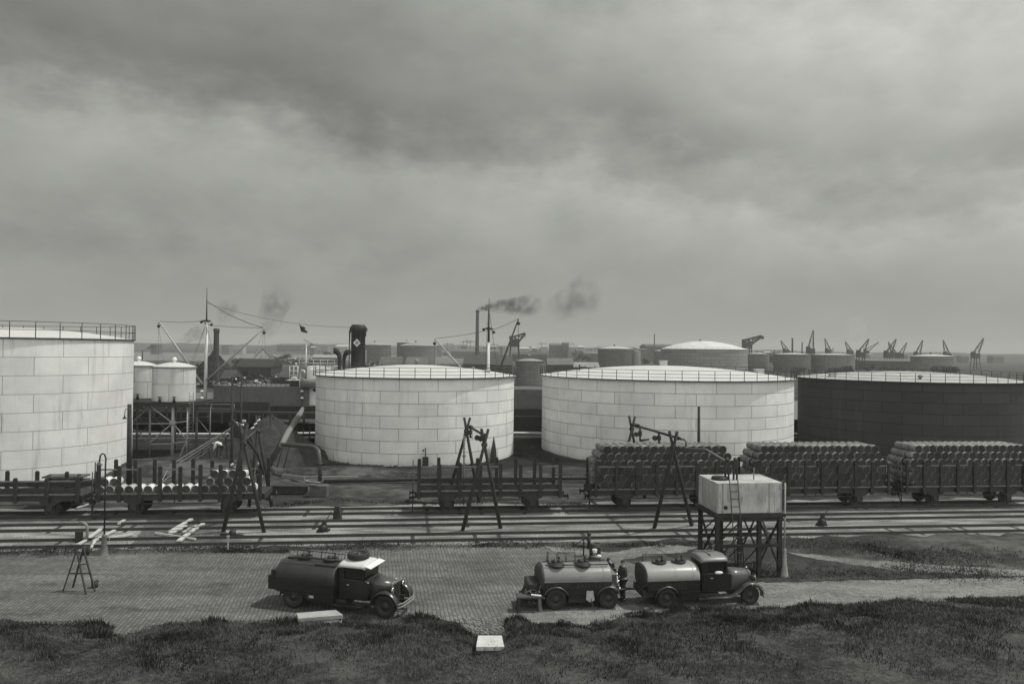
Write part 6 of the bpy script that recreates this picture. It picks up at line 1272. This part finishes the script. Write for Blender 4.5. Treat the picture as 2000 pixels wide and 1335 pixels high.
b = gr(1034, 1196); tt = thing('trestle_table', 'small rough table with splayed pale legs behind the trailer', 'table', (b.x, b.y, 0), R(4)); m = MB(); m.box((0, .3, .62), (1.1, .6, .07)); m.build('table_top', G(.07, .85, .3, 3, name='rough_top'), tt)
for x, s_ in ((-.42, -1), (.42, 1)):
    for y in (.05, .5): m = MB(); m.bar((x, y, .6), (x + s_ * .06, y, 0), .13, .07, (0, 1, 0)); m.build('leg', G(.16, .85, .3, 3, name='table_leg') if s_ > 0 else M_wood, tt)
m = MB(); m.box((0, .5, .3), (.8, .04, .35)); m.build('back_board', M_heap, tt)
m = MB(); m.box((0, 0, .0), (.42, .1, .04), 0, Matrix.Rotation(R(5), 3, 'Y')); tag(m.build('tool', M_shirt, None, (b.x + .28, b.y + .15, .69)), 'short pale tool lying on the rough table', 'tool')
m, c, up_ = pxbox('', [(934, 1240), (980, 1240), (985, 1262), (930, 1262)], .75, None, '', '')
sl_ = thing('concrete_cover', 'white concrete cover box in the grass at the bottom edge', 'cover', c); m.build('top_slab', G(.55, .85, .15, 2, .01, name='white_concrete'), sl_); m = MB(); cx_ = sum(up_, Vector()) / 4; ww = (up_[1] - up_[0]).length * .86; m.box((cx_.x, cx_.y, .3), (ww, abs(up_[0].y - up_[3].y) * .8, .64)); m.build('box_wall', M_conc, sl_)
# clump of turf heap on the sand, stones
q = gr(1004, 1226); mound('turf_heap', (q.x, q.y, 0), .5, .4, .45, M_bank, 'small dark turf heap on the bank edge left of the table', None, 'heap', .7, 3)
r3 = random.Random(5); m = MB()
for _ in range(260):
    x = r3.uniform(905, 1000); y = r3.uniform(1205, 1238); q = gr(x, y, .02); s_ = r3.uniform(.03, .08); m.ball(q, (s_, s_, s_ * .6), 6, 4)
tag(m.build('rubble', G(.17, .9, .5, 3, name='rubble_stone')), 'patch of small broken stones between the grass and paving', kind='stuff')
q = at(800, 690, 200)

# stack of boards at the left, posts of the pipe support, tall weeds at the bank
t = thing('board_stack', 'stack of dark boards with pale edges beside the left wagon end', 'board stack', gr(130, 988), TR)
for k in range(7): m = MB(); m.box((rnd.uniform(-.05, .05), 0, .25 + k * .3), (2.6, 1.2, .10)); m.build('board', G(.085, .85, .3, 2, name='old_board'), t)
for x in (-1.0, .9): m = MB(); m.box((x, -.3, 1.1), (.12, .3, 2.2)); m.build('batten', M_wood, t)
t = thing('pipe_rack', 'row of dark posts carrying the white pipes beside the middle tank', 'pipe rack', (-26, 90.6, 0))
for k in range(9): m = MB(); m.box((-1.5 + k * .75, .1, .75), (.12, .12, 1.7)); m.build('post', M_black, t)
r4 = random.Random(11)
for i, (px, py, w_, lab) in enumerate(((1010, 1222, .5, 'small dark weed clump at the bank edge left of the rough table'), (1330, 1198, .7, 'dark weed clump on the bank below the lorry rear wheel'), (1385, 1215, .9, 'wide weed clump on the bank below the lorry cab'), (1590, 1192, .7, 'dark weed clump at the road edge right of the lorry'), (1700, 1225, .9, 'broad weed clump on the bank at the right'), (420, 1226, .6, 'weed clump on the bank below the left paving'), (820, 1222, .8, 'weed clump on the bank right of the black lorry'), (190, 1230, .6, 'weed clump on the bank at the lower left'))):
    q = gr(px, py); z0 = bank_z(q.x, q.y); m = MB()
    for _ in range(260):
        a = r4.uniform(0, 6.28); rr = w_ * r4.random() ** .6; x, y = rr * math.cos(a), rr * .7 * math.sin(a); h = (.18 + .35 * (1 - rr / w_)) * r4.uniform(.5, 1.2); lx_, ly_ = r4.gauss(0, .12), r4.gauss(0, .1); d_ = .02
        m.add([(x - d_, y, 0), (x + d_, y, 0), (x + lx_ * .5 + d_, y + ly_ * .5, h * .6), (x + lx_, y + ly_, h)], [(0, 1, 2), (0, 2, 3)])
    tag(m.build('weed_clump', M_grass, None, (q.x, q.y, z0 - .02)), lab, 'weeds', 'weed clumps on the bank')
